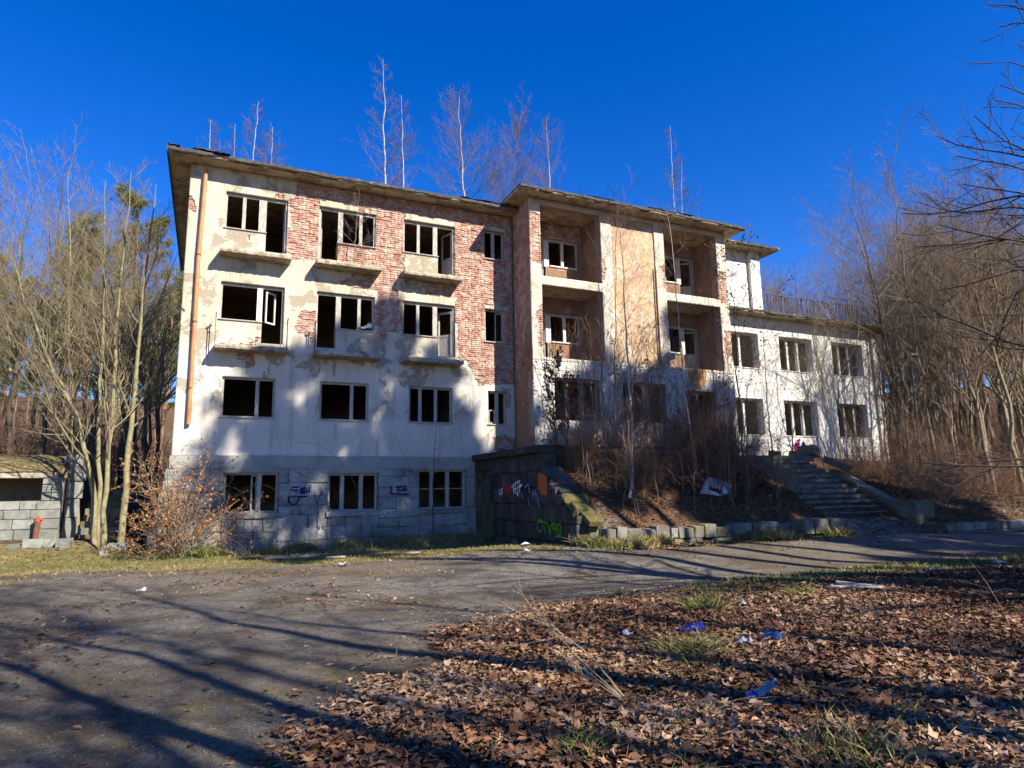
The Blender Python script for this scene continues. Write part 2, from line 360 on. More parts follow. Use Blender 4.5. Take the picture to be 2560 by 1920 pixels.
def ground_mat():
    m, t, b = nt('gravel_drive_and_soil')
    v = coords(t)
    a = t.nodes.new('ShaderNodeAttribute'); a.attribute_name = 'col'
    s = t.nodes.new('ShaderNodeSeparateColor'); t.links.new(a.outputs['Color'], s.inputs[0])
    fine = noise(t, v, 34, 4, 0.8); mid = noise(t, v, 3.2, 7, 0.7); big = noise(t, v, .7, 5)
    vor = t.nodes.new('ShaderNodeTexVoronoi'); vor.inputs['Scale'].default_value = 30; t.links.new(v, vor.inputs['Vector'])
    grit = mixc(t, ramp(t, vor.outputs['Color'], .2, .8), (0.080, 0.074, 0.066), (0.23, 0.21, 0.18))
    grit = mixc(t, ramp(t, fine, .35, .7), grit, (0.31, 0.285, 0.245))
    grit = mixc(t, math_(t, 'MULTIPLY', ramp(t, mid, .48, .64), .6), grit, (0.105, 0.076, 0.05))
    grit = mixc(t, math_(t, 'MULTIPLY', ramp(t, big, .45, .62), .7), grit, (0.075, 0.064, 0.052))
    grit = mixc(t, math_(t, 'MULTIPLY', s.outputs[2], .75), grit, (0.145, 0.095, 0.05))
    turf = mixc(t, ramp(t, mid, .35, .65), (0.17, 0.135, 0.055), (0.29, 0.23, 0.10))
    turf = mixc(t, ramp(t, noise(t, v, 1.1, 5), .55, .7), turf, (0.10, 0.11, 0.03))
    soil = mixc(t, ramp(t, mid, .35, .65), (0.055, 0.036, 0.022), (0.13, 0.078, 0.043))
    soil = mixc(t, math_(t, 'MULTIPLY', ramp(t, noise(t, v, 14, 4), .5, .6), .6), soil, (0.22, 0.125, 0.065))
    j = math_(t, 'MULTIPLY', math_(t, 'SUBTRACT', noise(t, v, 6, 8, .75), .5), 1.4)
    c = mixc(t, ramp(t, math_(t, 'ADD', s.outputs[1], j), .35, .65), grit, turf)
    c = mixc(t, ramp(t, math_(t, 'ADD', s.outputs[0], j), .35, .65), c, soil)
    t.links.new(c, b.inputs['Base Color'])
    b.inputs['Roughness'].default_value = 1.0; b.inputs['Specular IOR Level'].default_value = 0.1
    h = math_(t, 'ADD', math_(t, 'MULTIPLY', noise(t, v, 40, 6, .75), .5), math_(t, 'MULTIPLY', noise(t, v, 5, 5, .7), .8))
    bump(t, b, h, 1.0, .08)
    return m
ground = link('ground', gme, ground_mat())
tag(ground, 'gravel forecourt with dry turf and leaf covered banks', 'ground', kind='structure')

# ------------------------------------------------------------------ stone pieces shared by all the masonry
def block_variant(name, seed, ch=.09, jit=.035):
    r = np.random.default_rng(seed); mb = MB(); h = .5; i = .5 - ch
    V = []
    for ax in range(3):
        for sg in (-1, 1):
            for a, c in ((-1, -1), (1, -1), (1, 1), (-1, 1)):
                p = [0, 0, 0]; p[ax] = sg * h; p[(ax + 1) % 3] = a * i; p[(ax + 2) % 3] = c * i
                V.append(np.array(p) + r.uniform(-jit, jit, 3) * (1 if ax == 1 else .5))
    V = np.array(V)
    hull = bpy.data.meshes.new(name)
    import bmesh
    bm = bmesh.new()
    for p in V: bm.verts.new(p)
    bmesh.ops.convex_hull(bm, input=bm.verts)
    bm.to_mesh(hull); bm.free(); return hull
BRICKS = [block_variant('brick', 20 + i, .06, .05) for i in range(5)]
for me in BRICKS: me.materials.append(BR)
def stone_set(mat, n=6, seed=40, ch=.09, jit=.04):
    L = [block_variant('stone', seed + i, ch, jit) for i in range(n)]
    for me in L: me.materials.append(mat)
    return L
def np_mesh(me):
    V = np.zeros(len(me.vertices) * 3, np.float32); me.vertices.foreach_get('co', V)
    me.calc_loop_triangles(); T = np.zeros(len(me.loop_triangles) * 3, np.int32); me.loop_triangles.foreach_get('vertices', T)
    return V.reshape(-1, 3), T.reshape(-1, 3)
def piece(name, me, parent, c, size, rot=None):
    return link(name, me, None, parent, loc=c, scale=size, rot=rot)
def joined_pieces(name, metas, parent, mat):
    """pieces past the first 300: one mesh"""
    VV, FF, o = [], [], 0
    cache = {}
    for me, c, s in metas:
        if me.name not in cache: cache[me.name] = np_mesh(me)
        V, T = cache[me.name]; VV.append(V * np.array(s, np.float32) + np.array(c, np.float32)); FF.append(T + o); o += len(V)
    ob = link(name, fast(name, np.concatenate(VV), np.concatenate(FF)), mat, parent); ob['kind'] = 'stuff'; return ob

# ------------------------------------------------------------------ walls
def wall(name, x0, x1, z0, z1, holes, y0, y1, mat, parent):
    xs = sorted({x0, x1, *[min(max(h[i], x0), x1) for h in holes for i in (0, 1)]}); zs = sorted({z0, z1, *[min(max(h[i], z0), z1) for h in holes for i in (2, 3)]})
    keep = {}
    for i in range(len(xs) - 1):
        for j in range(len(zs) - 1):
            cx, cz = (xs[i] + xs[i + 1]) / 2, (zs[j] + zs[j + 1]) / 2
            keep[i, j] = not any(h[0] < cx < h[1] and h[2] < cz < h[3] for h in holes)
    mb = MB()
    for (i, j), k in keep.items():
        if not k: continue
        a, b, c, d = xs[i], xs[i + 1], zs[j], zs[j + 1]
        mb.add([(a, y0, c), (b, y0, c), (b, y0, d), (a, y0, d)], [(0, 1, 2, 3)]); mb.add([(a, y1, c), (b, y1, c), (b, y1, d), (a, y1, d)], [(3, 2, 1, 0)])
        if not keep.get((i - 1, j)): mb.add([(a, y0, c), (a, y0, d), (a, y1, d), (a, y1, c)], [(0, 1, 2, 3)])
        if not keep.get((i + 1, j)): mb.add([(b, y0, c), (b, y1, c), (b, y1, d), (b, y0, d)], [(0, 1, 2, 3)])
        if not keep.get((i, j - 1)): mb.add([(a, y0, c), (a, y1, c), (b, y1, c), (b, y0, c)], [(0, 1, 2, 3)])
        if not keep.get((i, j + 1)): mb.add([(a, y0, d), (b, y0, d), (b, y1, d), (a, y1, d)], [(0, 1, 2, 3)])
    return link(name, mb.mesh(name), mat, parent)
def sheet(name, x0, x1, z0, z1, cell, holes, mask, y0, th, mat, parent, wav=.006, plane='xz'):
    def gl(a, b, ex):
        e = sorted({a, b, *[h for h in ex if a < h < b]}); out = []
        for p, q in zip(e[:-1], e[1:]):
            n = max(1, int(round((q - p) / cell))); out += list(np.linspace(p, q, n, endpoint=False))
        return np.array(out + [b])
    xs = gl(x0, x1, [h[i] for h in holes for i in (0, 1)]); zs = gl(z0, z1, [h[i] for h in holes for i in (2, 3)])
    cx = (xs[:-1] + xs[1:]) / 2; cz = (zs[:-1] + zs[1:]) / 2
    CX, CZ = np.meshgrid(cx, cz, indexing='ij')
    k = mask(CX, CZ)
    for h in holes: k &= ~((CX > h[0]) & (CX < h[1]) & (CZ > h[2]) & (CZ < h[3]))
    GX, GZ = np.meshgrid(xs, zs, indexing='ij'); n = GX.size
    GY = y0 + wav * (fbm(GX * .9 + 7, GZ * .9, 3) - .5) * 2
    jx = .35 * cell
    # jitter of vertices on broken edges only
    kp = np.pad(k, 1, constant_values=False); q4 = np.stack([kp[:-1, :-1], kp[1:, :-1], kp[:-1, 1:], kp[1:, 1:]]).sum(0)
    inn = np.ones_like(GX, bool); inn[0] = inn[-1] = False; inn[:, 0] = inn[:, -1] = False
    hole_edge = np.zeros_like(inn)
    for h in holes: hole_edge |= (GX >= h[0] - 1e-6) & (GX <= h[1] + 1e-6) & (GZ >= h[2] - 1e-6) & (GZ <= h[3] + 1e-6)
    br = (q4 > 0) & (q4 < 4) & inn & ~hole_edge
    r = np.random.default_rng(5)
    GX = GX + np.where(br, r.uniform(-jx, jx, GX.shape), 0); GZ = GZ + np.where(br, r.uniform(-jx, jx, GX.shape), 0)
    if plane == 'xz': Vf = np.stack([GX, GY, GZ], -1).reshape(-1, 3); Vb = np.stack([GX, GY * 0 + y0 + th, GZ], -1).reshape(-1, 3)
    else: Vf = np.stack([GY, GX, GZ], -1).reshape(-1, 3); Vb = np.stack([GY * 0 + y0 + th, GX, GZ], -1).reshape(-1, 3)
    I = np.arange(n).reshape(GX.shape)
    Q = [np.stack([I[:-1, :-1][k], I[1:, :-1][k], I[1:, 1:][k], I[:-1, 1:][k]], -1)]
    for dx, dz, a, b in ((-1, 0, I[:-1, :-1], I[:-1, 1:]), (1, 0, I[1:, 1:], I[1:, :-1]), (0, -1, I[1:, :-1], I[:-1, :-1]), (0, 1, I[:-1, 1:], I[1:, 1:])):
        nb = kp[1 + dx:kp.shape[0] - 1 + dx, 1 + dz:kp.shape[1] - 1 + dz]; e = k & ~nb
        Q.append(np.stack([a[e], b[e], b[e] + n, a[e] + n], -1))
    Q = np.concatenate(Q)
    used, inv = np.unique(Q.ravel(), return_inverse=True)
    return link(name, fast(name, np.concatenate([Vf, Vb])[used], inv.reshape(-1, 4)), mat, parent)
def inpoly(px, pz, P):
    r = np.zeros(px.shape, bool); n = len(P)
    for i in range(n):
        (x1, z1), (x2, z2) = P[i], P[(i + 1) % n]
        c = ((z1 > pz) != (z2 > pz)) & (px < (x2 - x1) * (pz - z1) / (z2 - z1 + 1e-12) + x1); r ^= c
    return r

BLD = thing('abandoned_building', 'derelict four storey building with peeling cream plaster, bare brick and empty windows', 'building', (4.7, 0, 0))
# openings of the main block: x0,x1,z0,z1
LV = {3: (9.75, 10.41, 11.66), 2: (6.62, 7.33, 8.57)}
MAIN_H = []
COMBO = []      # (level, x0, x1, door side)
for lv, (zd, zs_, zt) in LV.items():
    for x0, x1, side in ((.04, 1.99, 'R'), (3.03, 5.01, 'L'), (6.03, 8.01, 'R')):
        xd = x1 - .67 if side == 'R' else x0 + .66
        if side == 'R': MAIN_H += [(x0, xd, zs_, zt), (xd, x1, zd, zt)]
        else: MAIN_H += [(x0, xd, zd, zt), (xd, x1, zs_, zt)]
        COMBO.append((lv, x0, x1, xd, side, zd, zs_, zt))
SMALL = [(9.21, 10.06, 10.61, 11.76), (9.21, 10.06, 7.33, 8.60), (9.29, 10.06, 4.20, 5.44)]
L1W = [(.23, 1.83, 4.18, 5.46), (3.24, 4.86, 4.18, 5.46), (6.29, 7.90, 4.18, 5.46)]
L0W = [(.44, 2.03, 1.20, 2.43), (3.58, 5.20, 1.19, 2.40), (6.62, 8.36, 1.19, 2.52)]
MAIN_H += SMALL + L1W
core = wall('masonry_wall', -1.05, 10.4, 2.95, 12.5, MAIN_H, .035, .40, MORTAR, BLD)
wall('basement_wall', -1.05, 10.4, -.2, 2.95, L0W, .05, .45, INNER, BLD)
BPOLY = [(2.39, 12.6), (2.19, 12.01), (2.22, 11.83), (1.99, 11.68), (2.0, 9.76), (2.19, 9.6), (2.52, 9.58), (2.83, 9.75), (2.92, 9.44), (4.29, 9.37), (4.17, 9.16), (3.63, 8.93), (4.2, 8.78), (5.04, 8.78), (5.05, 8.54),
         (5.05, 7.58), (5.32, 7.5), (5.63, 7.36), (5.86, 7.28), (6.03, 7.4), (6.03, 8.5), (8.02, 8.55), (8.04, 6.62), (8.4, 6.5), (8.49, 6.33), (8.93, 5.63), (9.3, 5.66), (10.5, 5.72), (10.5, 12.6)]
PATCH = [(3.0, 5.04, 11.66, 11.86), (5.99, 8.03, 11.66, 11.86), (6.03, 7.37, 9.72, 10.41), (5.72, 6.83, 8.93, 9.42), (5.88, 8.08, 8.57, 8.88), (2.98, 5.05, 8.57, 8.80), (9.15, 10.15, 11.76, 11.94), (9.1, 10.4, 5.44, 5.64), (9.15, 10.2, 8.6, 8.76)]
LOWB = [(9.5, 10.5, 3.25, 3.75), (-1.2, -.92, 10.75, 11.35)]
def brick_at(x, z):
    jx = x + .16 * (fbm(x * 2.2, z * 2.2, 4) - .5) * 2; jz = z + .16 * (fbm(x * 2.2 + 50, z * 2.2 + 9, 4) - .5) * 2
    b = inpoly(jx, jz, BPOLY)
    for p in PATCH: b &= ~((jx > p[0]) & (jx < p[1]) & (z > p[2]) & (z < p[3] + .5 * (jz - z)))
    for p in LOWB: b |= (jx > p[0]) & (jx < p[1]) & (jz > p[2]) & (jz < p[3])
    b |= (fbm(x * 1.1 + 31, z * 1.1 + 12, 4) > .735) & (z > 5.6) & (x < 9)
    return b
sheet('plaster', -1.05, 10.4, 2.95, 12.46, .045, MAIN_H, lambda x, z: ~brick_at(x, z), 0.0, .034, PL, BLD)
# bricks
def lay_bricks(x0, x1, z0, z1, y, holes, test, seed):
    r = np.random.default_rng(seed); out = []; row = 0; z = z0
    while z < z1:
        hgt = .066 + r.uniform(-.004, .004); x = x0 - (.13 if row % 2 else 0)
        while x < x1:
            L = .245 if r.random() < .72 else .12
            a, b = max(x, x0), min(x + L, x1); cz = z + hgt / 2
            for h in holes:
                if h[2] - .02 < cz < h[3] + .02:
                    if a < h[0] < b: b = h[0]
                    elif a < h[1] < b: a = h[1]
            cx = (a + b) / 2
            if b - a > .05 and not any(h[0] < cx < h[1] and h[2] < cz < h[3] for h in holes) and test(np.array([cx]), np.array([cz]))[0]:
                lost = r.random() < .06
                dep = r.uniform(-.016, .018) + (.04 if lost else 0)
                out.append((BRICKS[r.integers(5)], (cx, y + .045 + dep, cz), (b - a, .09, hgt)))
            x += L + .013
        z += hgt + .012; row += 1
    return out
bk_ = lay_bricks(-1.05, 10.39, 3.2, 12.44, .012, MAIN_H, brick_at, 1)
bk_.sort(key=lambda t: np.linalg.norm(np.array(t[1]) - EYE) + (0 if 2 < t[1][0] < 6.2 else 4))
for me, c, s in bk_[:300]: piece('brick', me, core, c, s)
joined_pieces('brick_courses', bk_[300:], core, BR)

# side and back walls, floors and rooms
mb = MB(); mb.box(-1.05, -.7, .40, 11, -.2, 12.44); link('side_wall', mb.mesh('side_wall'), PL, BLD)
mb = MB(); mb.box(-1.05, 31, 11, 11.3, -.2, 9.58); mb.box(-1.05, 19.8, 11, 11.3, 9.58, 12.44); link('rear_wall', mb.mesh('rear_wall'), PL, BLD)
for z in (2.8, 6.35, 9.45):
    mb = MB(); mb.box(-.7, 10.4, .40, 11, z, z + .22); link('floor_slab', mb.mesh('floor_slab'), INNER, BLD)
mb = MB()
for x in (2.5, 5.5, 8.6): mb.box(x - .06, x + .06, .40, 5.4, 3.02, 12.4)
mb.box(-.7, 10.4, 5.4, 5.55, 3.02, 12.4); mb.box(-.7, 10.4, 4.5, 4.7, -.2, 2.8)
link('partition_wall', mb.mesh('partition_wall'), INNER, BLD)

# ------------------------------------------------------------------ windows
def window(x0, x1, z0, z1, y, mull=(), parent=BLD, mat=WOOD, fw=.065, mw=.10, dep=.07, sill=True, missing=(), transom=None, skew=0, sillm=None):
    mb = MB()
    mb.box(x0, x1, y, y + dep, z1 - fw, z1); mb.box(x0, x0 + fw, y, y + dep, z0, z1 - fw); mb.box(x1 - fw, x1, y, y + dep, z0, z1 - fw); mb.box(x0 + fw, x1 - fw, y, y + dep, z0, z0 + fw * .7)
    w = link('window', mb.mesh('window'), mat, parent)
    for i, x in enumerate(mull):
        k = mw * (1.0 if not isinstance(mw, (list, tuple)) else 1)
        mb = MB(); mb.hexa([(x - k / 2, y - .015, z0 + fw * .7), (x + k / 2, y - .015, z0 + fw * .7), (x + k / 2, y + dep - .01, z0 + fw * .7), (x - k / 2, y + dep - .01, z0 + fw * .7),
                            (x - k / 2 + skew, y - .015, z1 - fw), (x + k / 2 + skew, y - .015, z1 - fw), (x + k / 2 + skew, y + dep - .01, z1 - fw), (x - k / 2 + skew, y + dep - .01, z1 - fw)])
        link('mullion', mb.mesh('mullion'), mat, w)
    if transom:
        mb = MB(); mb.box(x0 + fw, x1 - fw, y + .02, y + .045, transom - .014, transom + .014); link('glazing_bar', mb.mesh('glazing_bar'), mat, w)
    if sill:
        mb = MB(); mb.box(x0 - .04, x1 + .04, -.05 if y < .2 else -.04, y + .02, z0 - .035, z0 - .002); link('sill', mb.mesh('sill'), sillm or CONC, w)
    return w
def sash(w, hinge, width, z0, z1, ang, y, mat=WOOD, solid=0.0, bar=.05):
    """a casement or door leaf swung on a vertical hinge; ang from the wall plane, positive = into the room"""
    d = np.array([math.cos(ang), math.sin(ang), 0.0]); h = np.array([hinge, y, 0.0])
    mb = MB()
    P = lambda s, z: h + d * s + np.array([0, 0, z])
    mb.bar(P(.03 * np.sign(width), z0), P(.03 * np.sign(width), z1), bar, .04, up=tuple(d)); mb.bar(P(width - .03 * np.sign(width), z0), P(width - .03 * np.sign(width), z1), bar, .04, up=tuple(d))
    for z in ([z0 + bar / 2, z1 - bar / 2] + ([z0 + solid] if solid else [])): mb.bar(P(.055 * np.sign(width), z), P(width - .055 * np.sign(width), z), .038, bar)
    if solid: mb.bar(P(.055 * np.sign(width), z0 + bar + (solid - 1.5 * bar) / 2), P(width - .055 * np.sign(width), z0 + bar + (solid - 1.5 * bar) / 2), .02, solid - 1.5 * bar)
    return link('sash', mb.mesh('sash'), mat, w)
def combo(lv, x0, x1, xd, side, zd, zs, zt):
    y = .10
    mb = MB()
    mb.box(x0, x1, y, y + .07, zt - .09, zt)
    wx = (x0, xd) if side == 'R' else (xd, x1)
    lo_l = zs if side == 'R' else zd; lo_r = zd if side == 'R' else zs
    mb.box(x0, x0 + .06, y, y + .07, lo_l, zt - .09); mb.box(x1 - .06, x1, y, y + .07, lo_r, zt - .09)
    mb.box(wx[0] + (.06 if side == 'R' else .0), wx[1] - (.06 if side == 'L' else 0), y, y + .07, zs, zs + .04)
    w = link('balcony_window', mb.mesh('balcony_window'), WOOD, BLD)
    big = (lv, round(x0)) == (2, 0)
    mb = MB(); pw = .24 if (lv, round(x0)) == (3, 0) else .17
    px = (xd - pw, xd) if side == 'R' else (xd, xd + pw)
    mb.box(px[0], px[1], y - .02, y + .06, zs + .04, zt - .09)
    mb.box(*((xd - .05, xd) if side == 'R' else (xd, xd + .05)), y - .02, y + .06, zd, zs + .04)
    link('post', mb.mesh('post'), WOODW if big else WOOD, w)
    if not big:
        xm = x0 + .58 if side == 'R' else xd + .80
        mb = MB(); mb.box(xm - .055, xm + .055, y - .01, y + .055, zs + .04, zt - .09); link('mullion', mb.mesh('mullion'), WOOD, w)
    mb = MB(); mb.box(wx[0] - .03, wx[1] + .02, -.05, y, zs - .03, zs - .002); link('sill', mb.mesh('sill'), WOOD, w)
    return w
cw = [combo(*c) for c in COMBO]
sash(cw[0], 1.93, -.30, 9.8, 11.5, rad(-88) , .16)
sash(cw[1], 3.10, .55, 9.8, 11.5, rad(78), .16, solid=.75)
sash(cw[2], 7.94, -.60, 9.8, 11.5, rad(-70), .16, solid=.7)
sash(cw[3], 1.42, .42, 7.35, 8.42, rad(38), .16, WOODW, bar=.045)
sash(cw[5], 7.95, -.60, 6.68, 8.4, rad(-48), .16, solid=.8, bar=.09)
for i, h in enumerate(SMALL):
    w = window(*h, .12, (h[0] + .40,) if i != 1 else (), mw=.13, sill=True, sillm=WOOD)
    if i == 1: sash(w, h[1] - .06, -.32, h[2] + .05, h[3] - .07, rad(-35), .15)
    if i == 2: sash(w, h[0] + .06, .30, h[2] + .05, h[2] + .55, rad(12), .13, bar=.04)
for i, h in enumerate(L1W):
    w = window(*h, .09, ((h[0] + 1.06,), (h[0] + 1.06,), (h[0] + .42, h[0] + 1.0))[i], mw=.11, sillm=WOOD)
for i, h in enumerate(L0W):
    w = window(*h, .02, ((h[0] + 1.02,), (h[0] + .46, h[0] + 1.08), (h[0] + .50, h[0] + 1.08))[i], mw=.13, sill=False, transom=(h[2] + .68) if i == 2 else None, skew=(.02, 0, 0)[i])
    if i == 0: sash(w, h[0] + .78, .22, h[2] + .05, h[3] - .07, rad(25), .04, bar=.04)
# balcony slabs with ragged fronts
for lv, x0, x1, xd, side, zd, zs, zt in COMBO:
    n = 26; xs = np.linspace(x0 - .10, x1 + .13, n); zb = zd - .36; r = np.random.default_rng(lv * 10 + int(x0 * 3))
    V, Fc = [], []
    for i, x in enumerate(xs):
        tp = zb + .155 + .035 * (r.random() - .5) - (.04 if r.random() < .18 else 0); fy = -.60 + .045 * r.random(); lo = zb + .02 * (r.random() - .5)
        V += [(x, .02, zb), (x, fy, lo), (x, fy - .012, lo + .07), (x, fy + .02 + .03 * r.random(), tp), (x, .02, zb + .19)]
    for i in range(n - 1):
        a, b = i * 5, i * 5 + 5
        for j in range(4): Fc.append((a + j, b + j, b + j + 1, a + j + 1))
    Fc += [(4, 3, 2, 1, 0), tuple((n - 1) * 5 + j for j in range(5))]
    me = bpy.data.meshes.new('balcony_slab'); me.from_pydata(V, [], Fc); me.update()
    sl = link('balcony_slab', me, CONC, BLD)
    if lv == 2 and x0 < 5:
        for x in ((x0 - .09, x1 + .10) if x0 < 1 else (x0 - .06,)):
            mb = MB()
            for dy in (-.30, -.42): mb.bar((x, dy, zb + .18), (x, dy, zb + 1.12), .022)
            mb.bar((x, -.22, zb + 1.0), (x, -.52, zb + 1.13), .03); mb.bar((x, -.29, zb + .88), (x, -.43, zb + .9), .02)
            link('rail_post', mb.mesh('rail_post'), RUST, sl)

# ------------------------------------------------------------------ eaves and roofs
def roof(name, x0, x1, y0, y1, z, th, front=True):
    n = int((x1 - x0) / .16); xs = np.linspace(x0, x1, n); r = np.random.default_rng(int(abs(x0) * 7) + 3)
    V, Fc = [], []
    for x in xs:
        V += [(x, y1, z), (x, y0 + .02, z), (x, y0 + .012 * r.random(), z + .03), (x, y0 + .02 * r.random(), z + th * (.85 + .15 * r.random())), (x, y0 + .12, z + th), (x, y1, z + th)]
    for i in range(n - 1):
        for j in range(5): Fc.append((i * 6 + j, i * 6 + 6 + j, i * 6 + 7 + j, i * 6 + j + 1))
    Fc += [tuple(range(6))[::-1], tuple((n - 1) * 6 + j for j in range(6))]
    me = bpy.data.meshes.new(name); me.from_pydata(V, [], Fc); me.update()
    o = link(name, me, SOFFIT, BLD)
    V, Fc = [], []
    m = int((x1 - x0) / .09); xs = np.linspace(x0 - .01, x1 + .01, m); q = 0
    for x in xs:
        e = .03 + .16 * (fbm(np.array([x * 1.7]), np.array([z]), 4)[0] - .42); t = .012 + .035 * r.random()
        dr = th * (.25 + 1.1 * fbm(np.array([x * 2.3 + 9]), np.array([z * 3]), 4)[0] ** 1.3); V += [(x, y0 - .016 - .02 * r.random(), z + th - dr), (x, y0 - .012 + max(0, e - .05), z + th + t), (x, y1, z + th + .02)]
    for i in range(m - 1):
        for j in range(2): Fc.append((i * 3 + j, i * 3 + 3 + j, i * 3 + 4 + j, i * 3 + j + 1))
    me = bpy.data.meshes.new('felt'); me.from_pydata(V, [], Fc); me.update(); link('felt', me, FELT, o)
    link('drip_edge', MB().box(x0 + .02, x1 - .02, y0 + .035, y0 + .075, z - .035, z - .001).mesh('drip_edge'), FELT, o)
    return o
r1 = roof('roof', -1.69, 10.38, -.63, 11.6, 12.46, .10)
r2 = roof('roof', 9.78, 20.45, -2.18, 11.6, 12.66, .105)
r3 = roof('roof', 19.81, 31.65, -.65, 11.6, 9.60, .115)
r4 = roof('roof', 19.81, 24.1, -.55, 6.2, 12.82, .11)
mb = MB(); mb.box(-1.73, -1.692, -.66, 11.6, 12.40, 12.62); link('fascia', mb.mesh('fascia'), FELT, r1)
def flap(x, y, z, L, wdt, lift, parent, seed):
    r = np.random.default_rng(seed); V, Fc = [], []
    for i in range(9):
        for j in range(5):
            s, t = i / 8, j / 4
            V.append((x + L * s, y + wdt * (t - .5) + .05 * r.random(), z + .03 + lift * math.sin(t * math.pi) * math.sin(s * math.pi) + .03 * r.random()))
    for i in range(8):
        for j in range(4): Fc.append((i * 5 + j, i * 5 + j + 1, i * 5 + j + 6, i * 5 + j + 5))
    me = bpy.data.meshes.new('felt_flap'); me.from_pydata(V, [], Fc); me.update(); link('felt_flap', me, FELT, parent)
flap(-1.72, -.45, 12.60, .35, .5, .10, r1, 1); flap(-1.0, -.45, 12.60, .8, .5, .16, r1, 2); flap(-.4, -.62, 12.56, .5, .3, .05, r1, 5)
flap(15.4, -1.95, 12.80, 2.3, .5, .12, r2, 3); flap(12.6, -2.0, 12.80, 1.2, .4, .06, r2, 4); flap(8.0, -.45, 12.6, 1.8, .4, .05, r1, 6)
# downpipe
mb = MB(); mb.tube([(-.60, -.09, 12.28), (-.60, -.12, 12.1), (-.66, -.10, 9.2), (-.64, -.10, 3.9)], .066, 10)
pp = link('downpipe', mb.mesh('downpipe'), PIPE, BLD)
for z in (11.5, 9.3, 7.1, 5.0):
    x = -.60 - .06 * min(1, (12.1 - z) / 2.9); mb = MB(); mb.tube([(x, -.10, z), (x, -.10, z + .05)], .076, 10); mb.box(x - .02, x + .02, -.05, .02, z, z + .05); link('bracket', mb.mesh('bracket'), RUST, pp)

# ------------------------------------------------------------------ granite plinth of the main block
GS = stone_set(GRAN, 8, 60, .045, .05)
mb = MB()
def ply(z): return -.10 - .10 * (1 - z / 2.95)
pl_ = wall('plinth', -1.05, 8.72, -.2, 2.95, L0W, -.055, .049, JOINT, BLD)
mb.hexa([(-1.56, -.14, -.2), (-1.05, -.14, -.2), (-1.05, 1.2, -.2), (-1.56, 1.2, -.2), (-1.08, -.055, 2.95), (-1.051, -.055, 2.95), (-1.051, 1.2, 2.95), (-1.08, 1.2, 2.95)])
link('buttress', mb.mesh('buttress'), JOINT, BLD)
r = np.random.default_rng(8)
edges = [-1.6] + [v for q in L0W for v in (q[0] - .02, q[1] + .02)] + [8.7]
for zi, (xa, xb) in enumerate(zip(edges[:-1], edges[1:])):
    top_ = (L0W[zi // 2][2] - .175) if zi % 2 else 2.55
    z = -.12; hs_ = []
    while z < top_ - .5: hs_.append(r.uniform(.26, .46)); z += hs_[-1]
    hs_.append(top_ - z); z = -.12
    for h in hs_:
        x = xa if zi else -1.05 - .17 * (2.95 - z); cz = z + h / 2
        while x < xb - .02:
            e = x + r.choice([.28, .42, .55, .7, .95]) * r.uniform(.85, 1.15); e = xb if xb - e < .22 else e
            piece('granite_block', GS[r.integers(8)], pl_, ((x + e) / 2, ply(cz) + .07 + r.uniform(-.022, .022), cz + r.uniform(-.008, .008)), (e - x - .012, .18 + r.uniform(-.02, .04), h - .012 + r.uniform(-.02, .012)), (r.normal(0, .02), r.normal(0, .012), r.normal(0, .03)))
            x = e
        z += h
for q in L0W:
    mb = MB(); mid = (q[0] + q[1]) / 2 + .1
    for a, b in ((q[0] - .06, mid), (mid + .015, q[1] + .06)): mb.box(a, b, -.26, .05, q[2] - .17, q[2] - .005)
    link('stone_sill', mb.mesh('stone_sill'), GRAN, pl_)
mb = MB()
xs = [-1.1] + [v for q in L0W for v in (q[0] - .22, q[1] + .22)] + [8.71]
mb.box(-1.09, 8.71, -.13, -.056, 2.56, 2.95)
for q in L0W: mb.box(q[0] - .2, q[1] + .2, -.135, -.057, q[3] + .003, 2.559)
link('render_band', mb.mesh('render_band'), BAND, pl_)

# ------------------------------------------------------------------ projecting middle block with loggias
TY = -1.55
LOG_H = [(10.86, 13.5, 9.62, 12.42), (16.54, 19.3, 9.62, 12.42), (10.86, 13.5, 6.53, 9.28), (16.54, 19.3, 6.53, 9.28)]
PANEL = (14.0, 16.06, 6.53, 12.46)
TW = [(11.27, 13.2, 4.24, 5.80), (14.23, 16.23, 4.24, 5.80)]
TD = (17.27, 18.70, 3.05, 5.62)
tcore = wall('loggia_front', 10.4, 19.8, 2.6, 12.66, LOG_H + [PANEL] + TW + [TD], TY + .03, TY + .40, MORTAR, BLD)
def tower_brick(x, z):
    jx = x + .14 * (fbm(x * 2.6, z * 2.6 + 3, 4) - .5) * 2; jz = z + .2 * (fbm(x * 2.6 + 50, z * 2.6 + 9, 4) - .5) * 2
    b = (jx < 10.9) & (jz > 10.1) & (jz < 12.05)
    b |= (jx > 10.66) & (jx < 10.9) & (jz > 6.9) & (jz < 8.4)
    b |= (jx > 19.28) & (jz > 9.5) & (jz < 10.9)
    b |= (jx > 19.4) & (jz > 7.2) & (jz < 8.2)
    b |= (jx > 13.42) & (jx < 13.66) & (jz > 9.75) & (jz < 10.6)
    b |= (jx > 16.4) & (jx < 16.6) & (jz > 9.8) & (jz < 10.7)
    return b
TOWERL = M('whitewashed_tower_base', (0.47, 0.45, 0.405), (0.58, 0.565, 0.52), 1.3, [((0.40, 0.34, 0.26), 2.2, 0.60, 0.70, 0.6), ((0.30, 0.26, 0.20), 8.0, 0.62, 0.70, 0.5)], bmp=0.4, bscale=14)
sheet('plaster', 10.4, 19.8, 2.95, 6.4, .06, TW + [TD], lambda x, z: x > 0, TY, .029, TOWERL, BLD)
sheet('plaster', 10.4, 19.8, 6.4, 12.66, .05, LOG_H + [PANEL], lambda x, z: ~tower_brick(x, z), TY, .029, TOWERW, BLD)
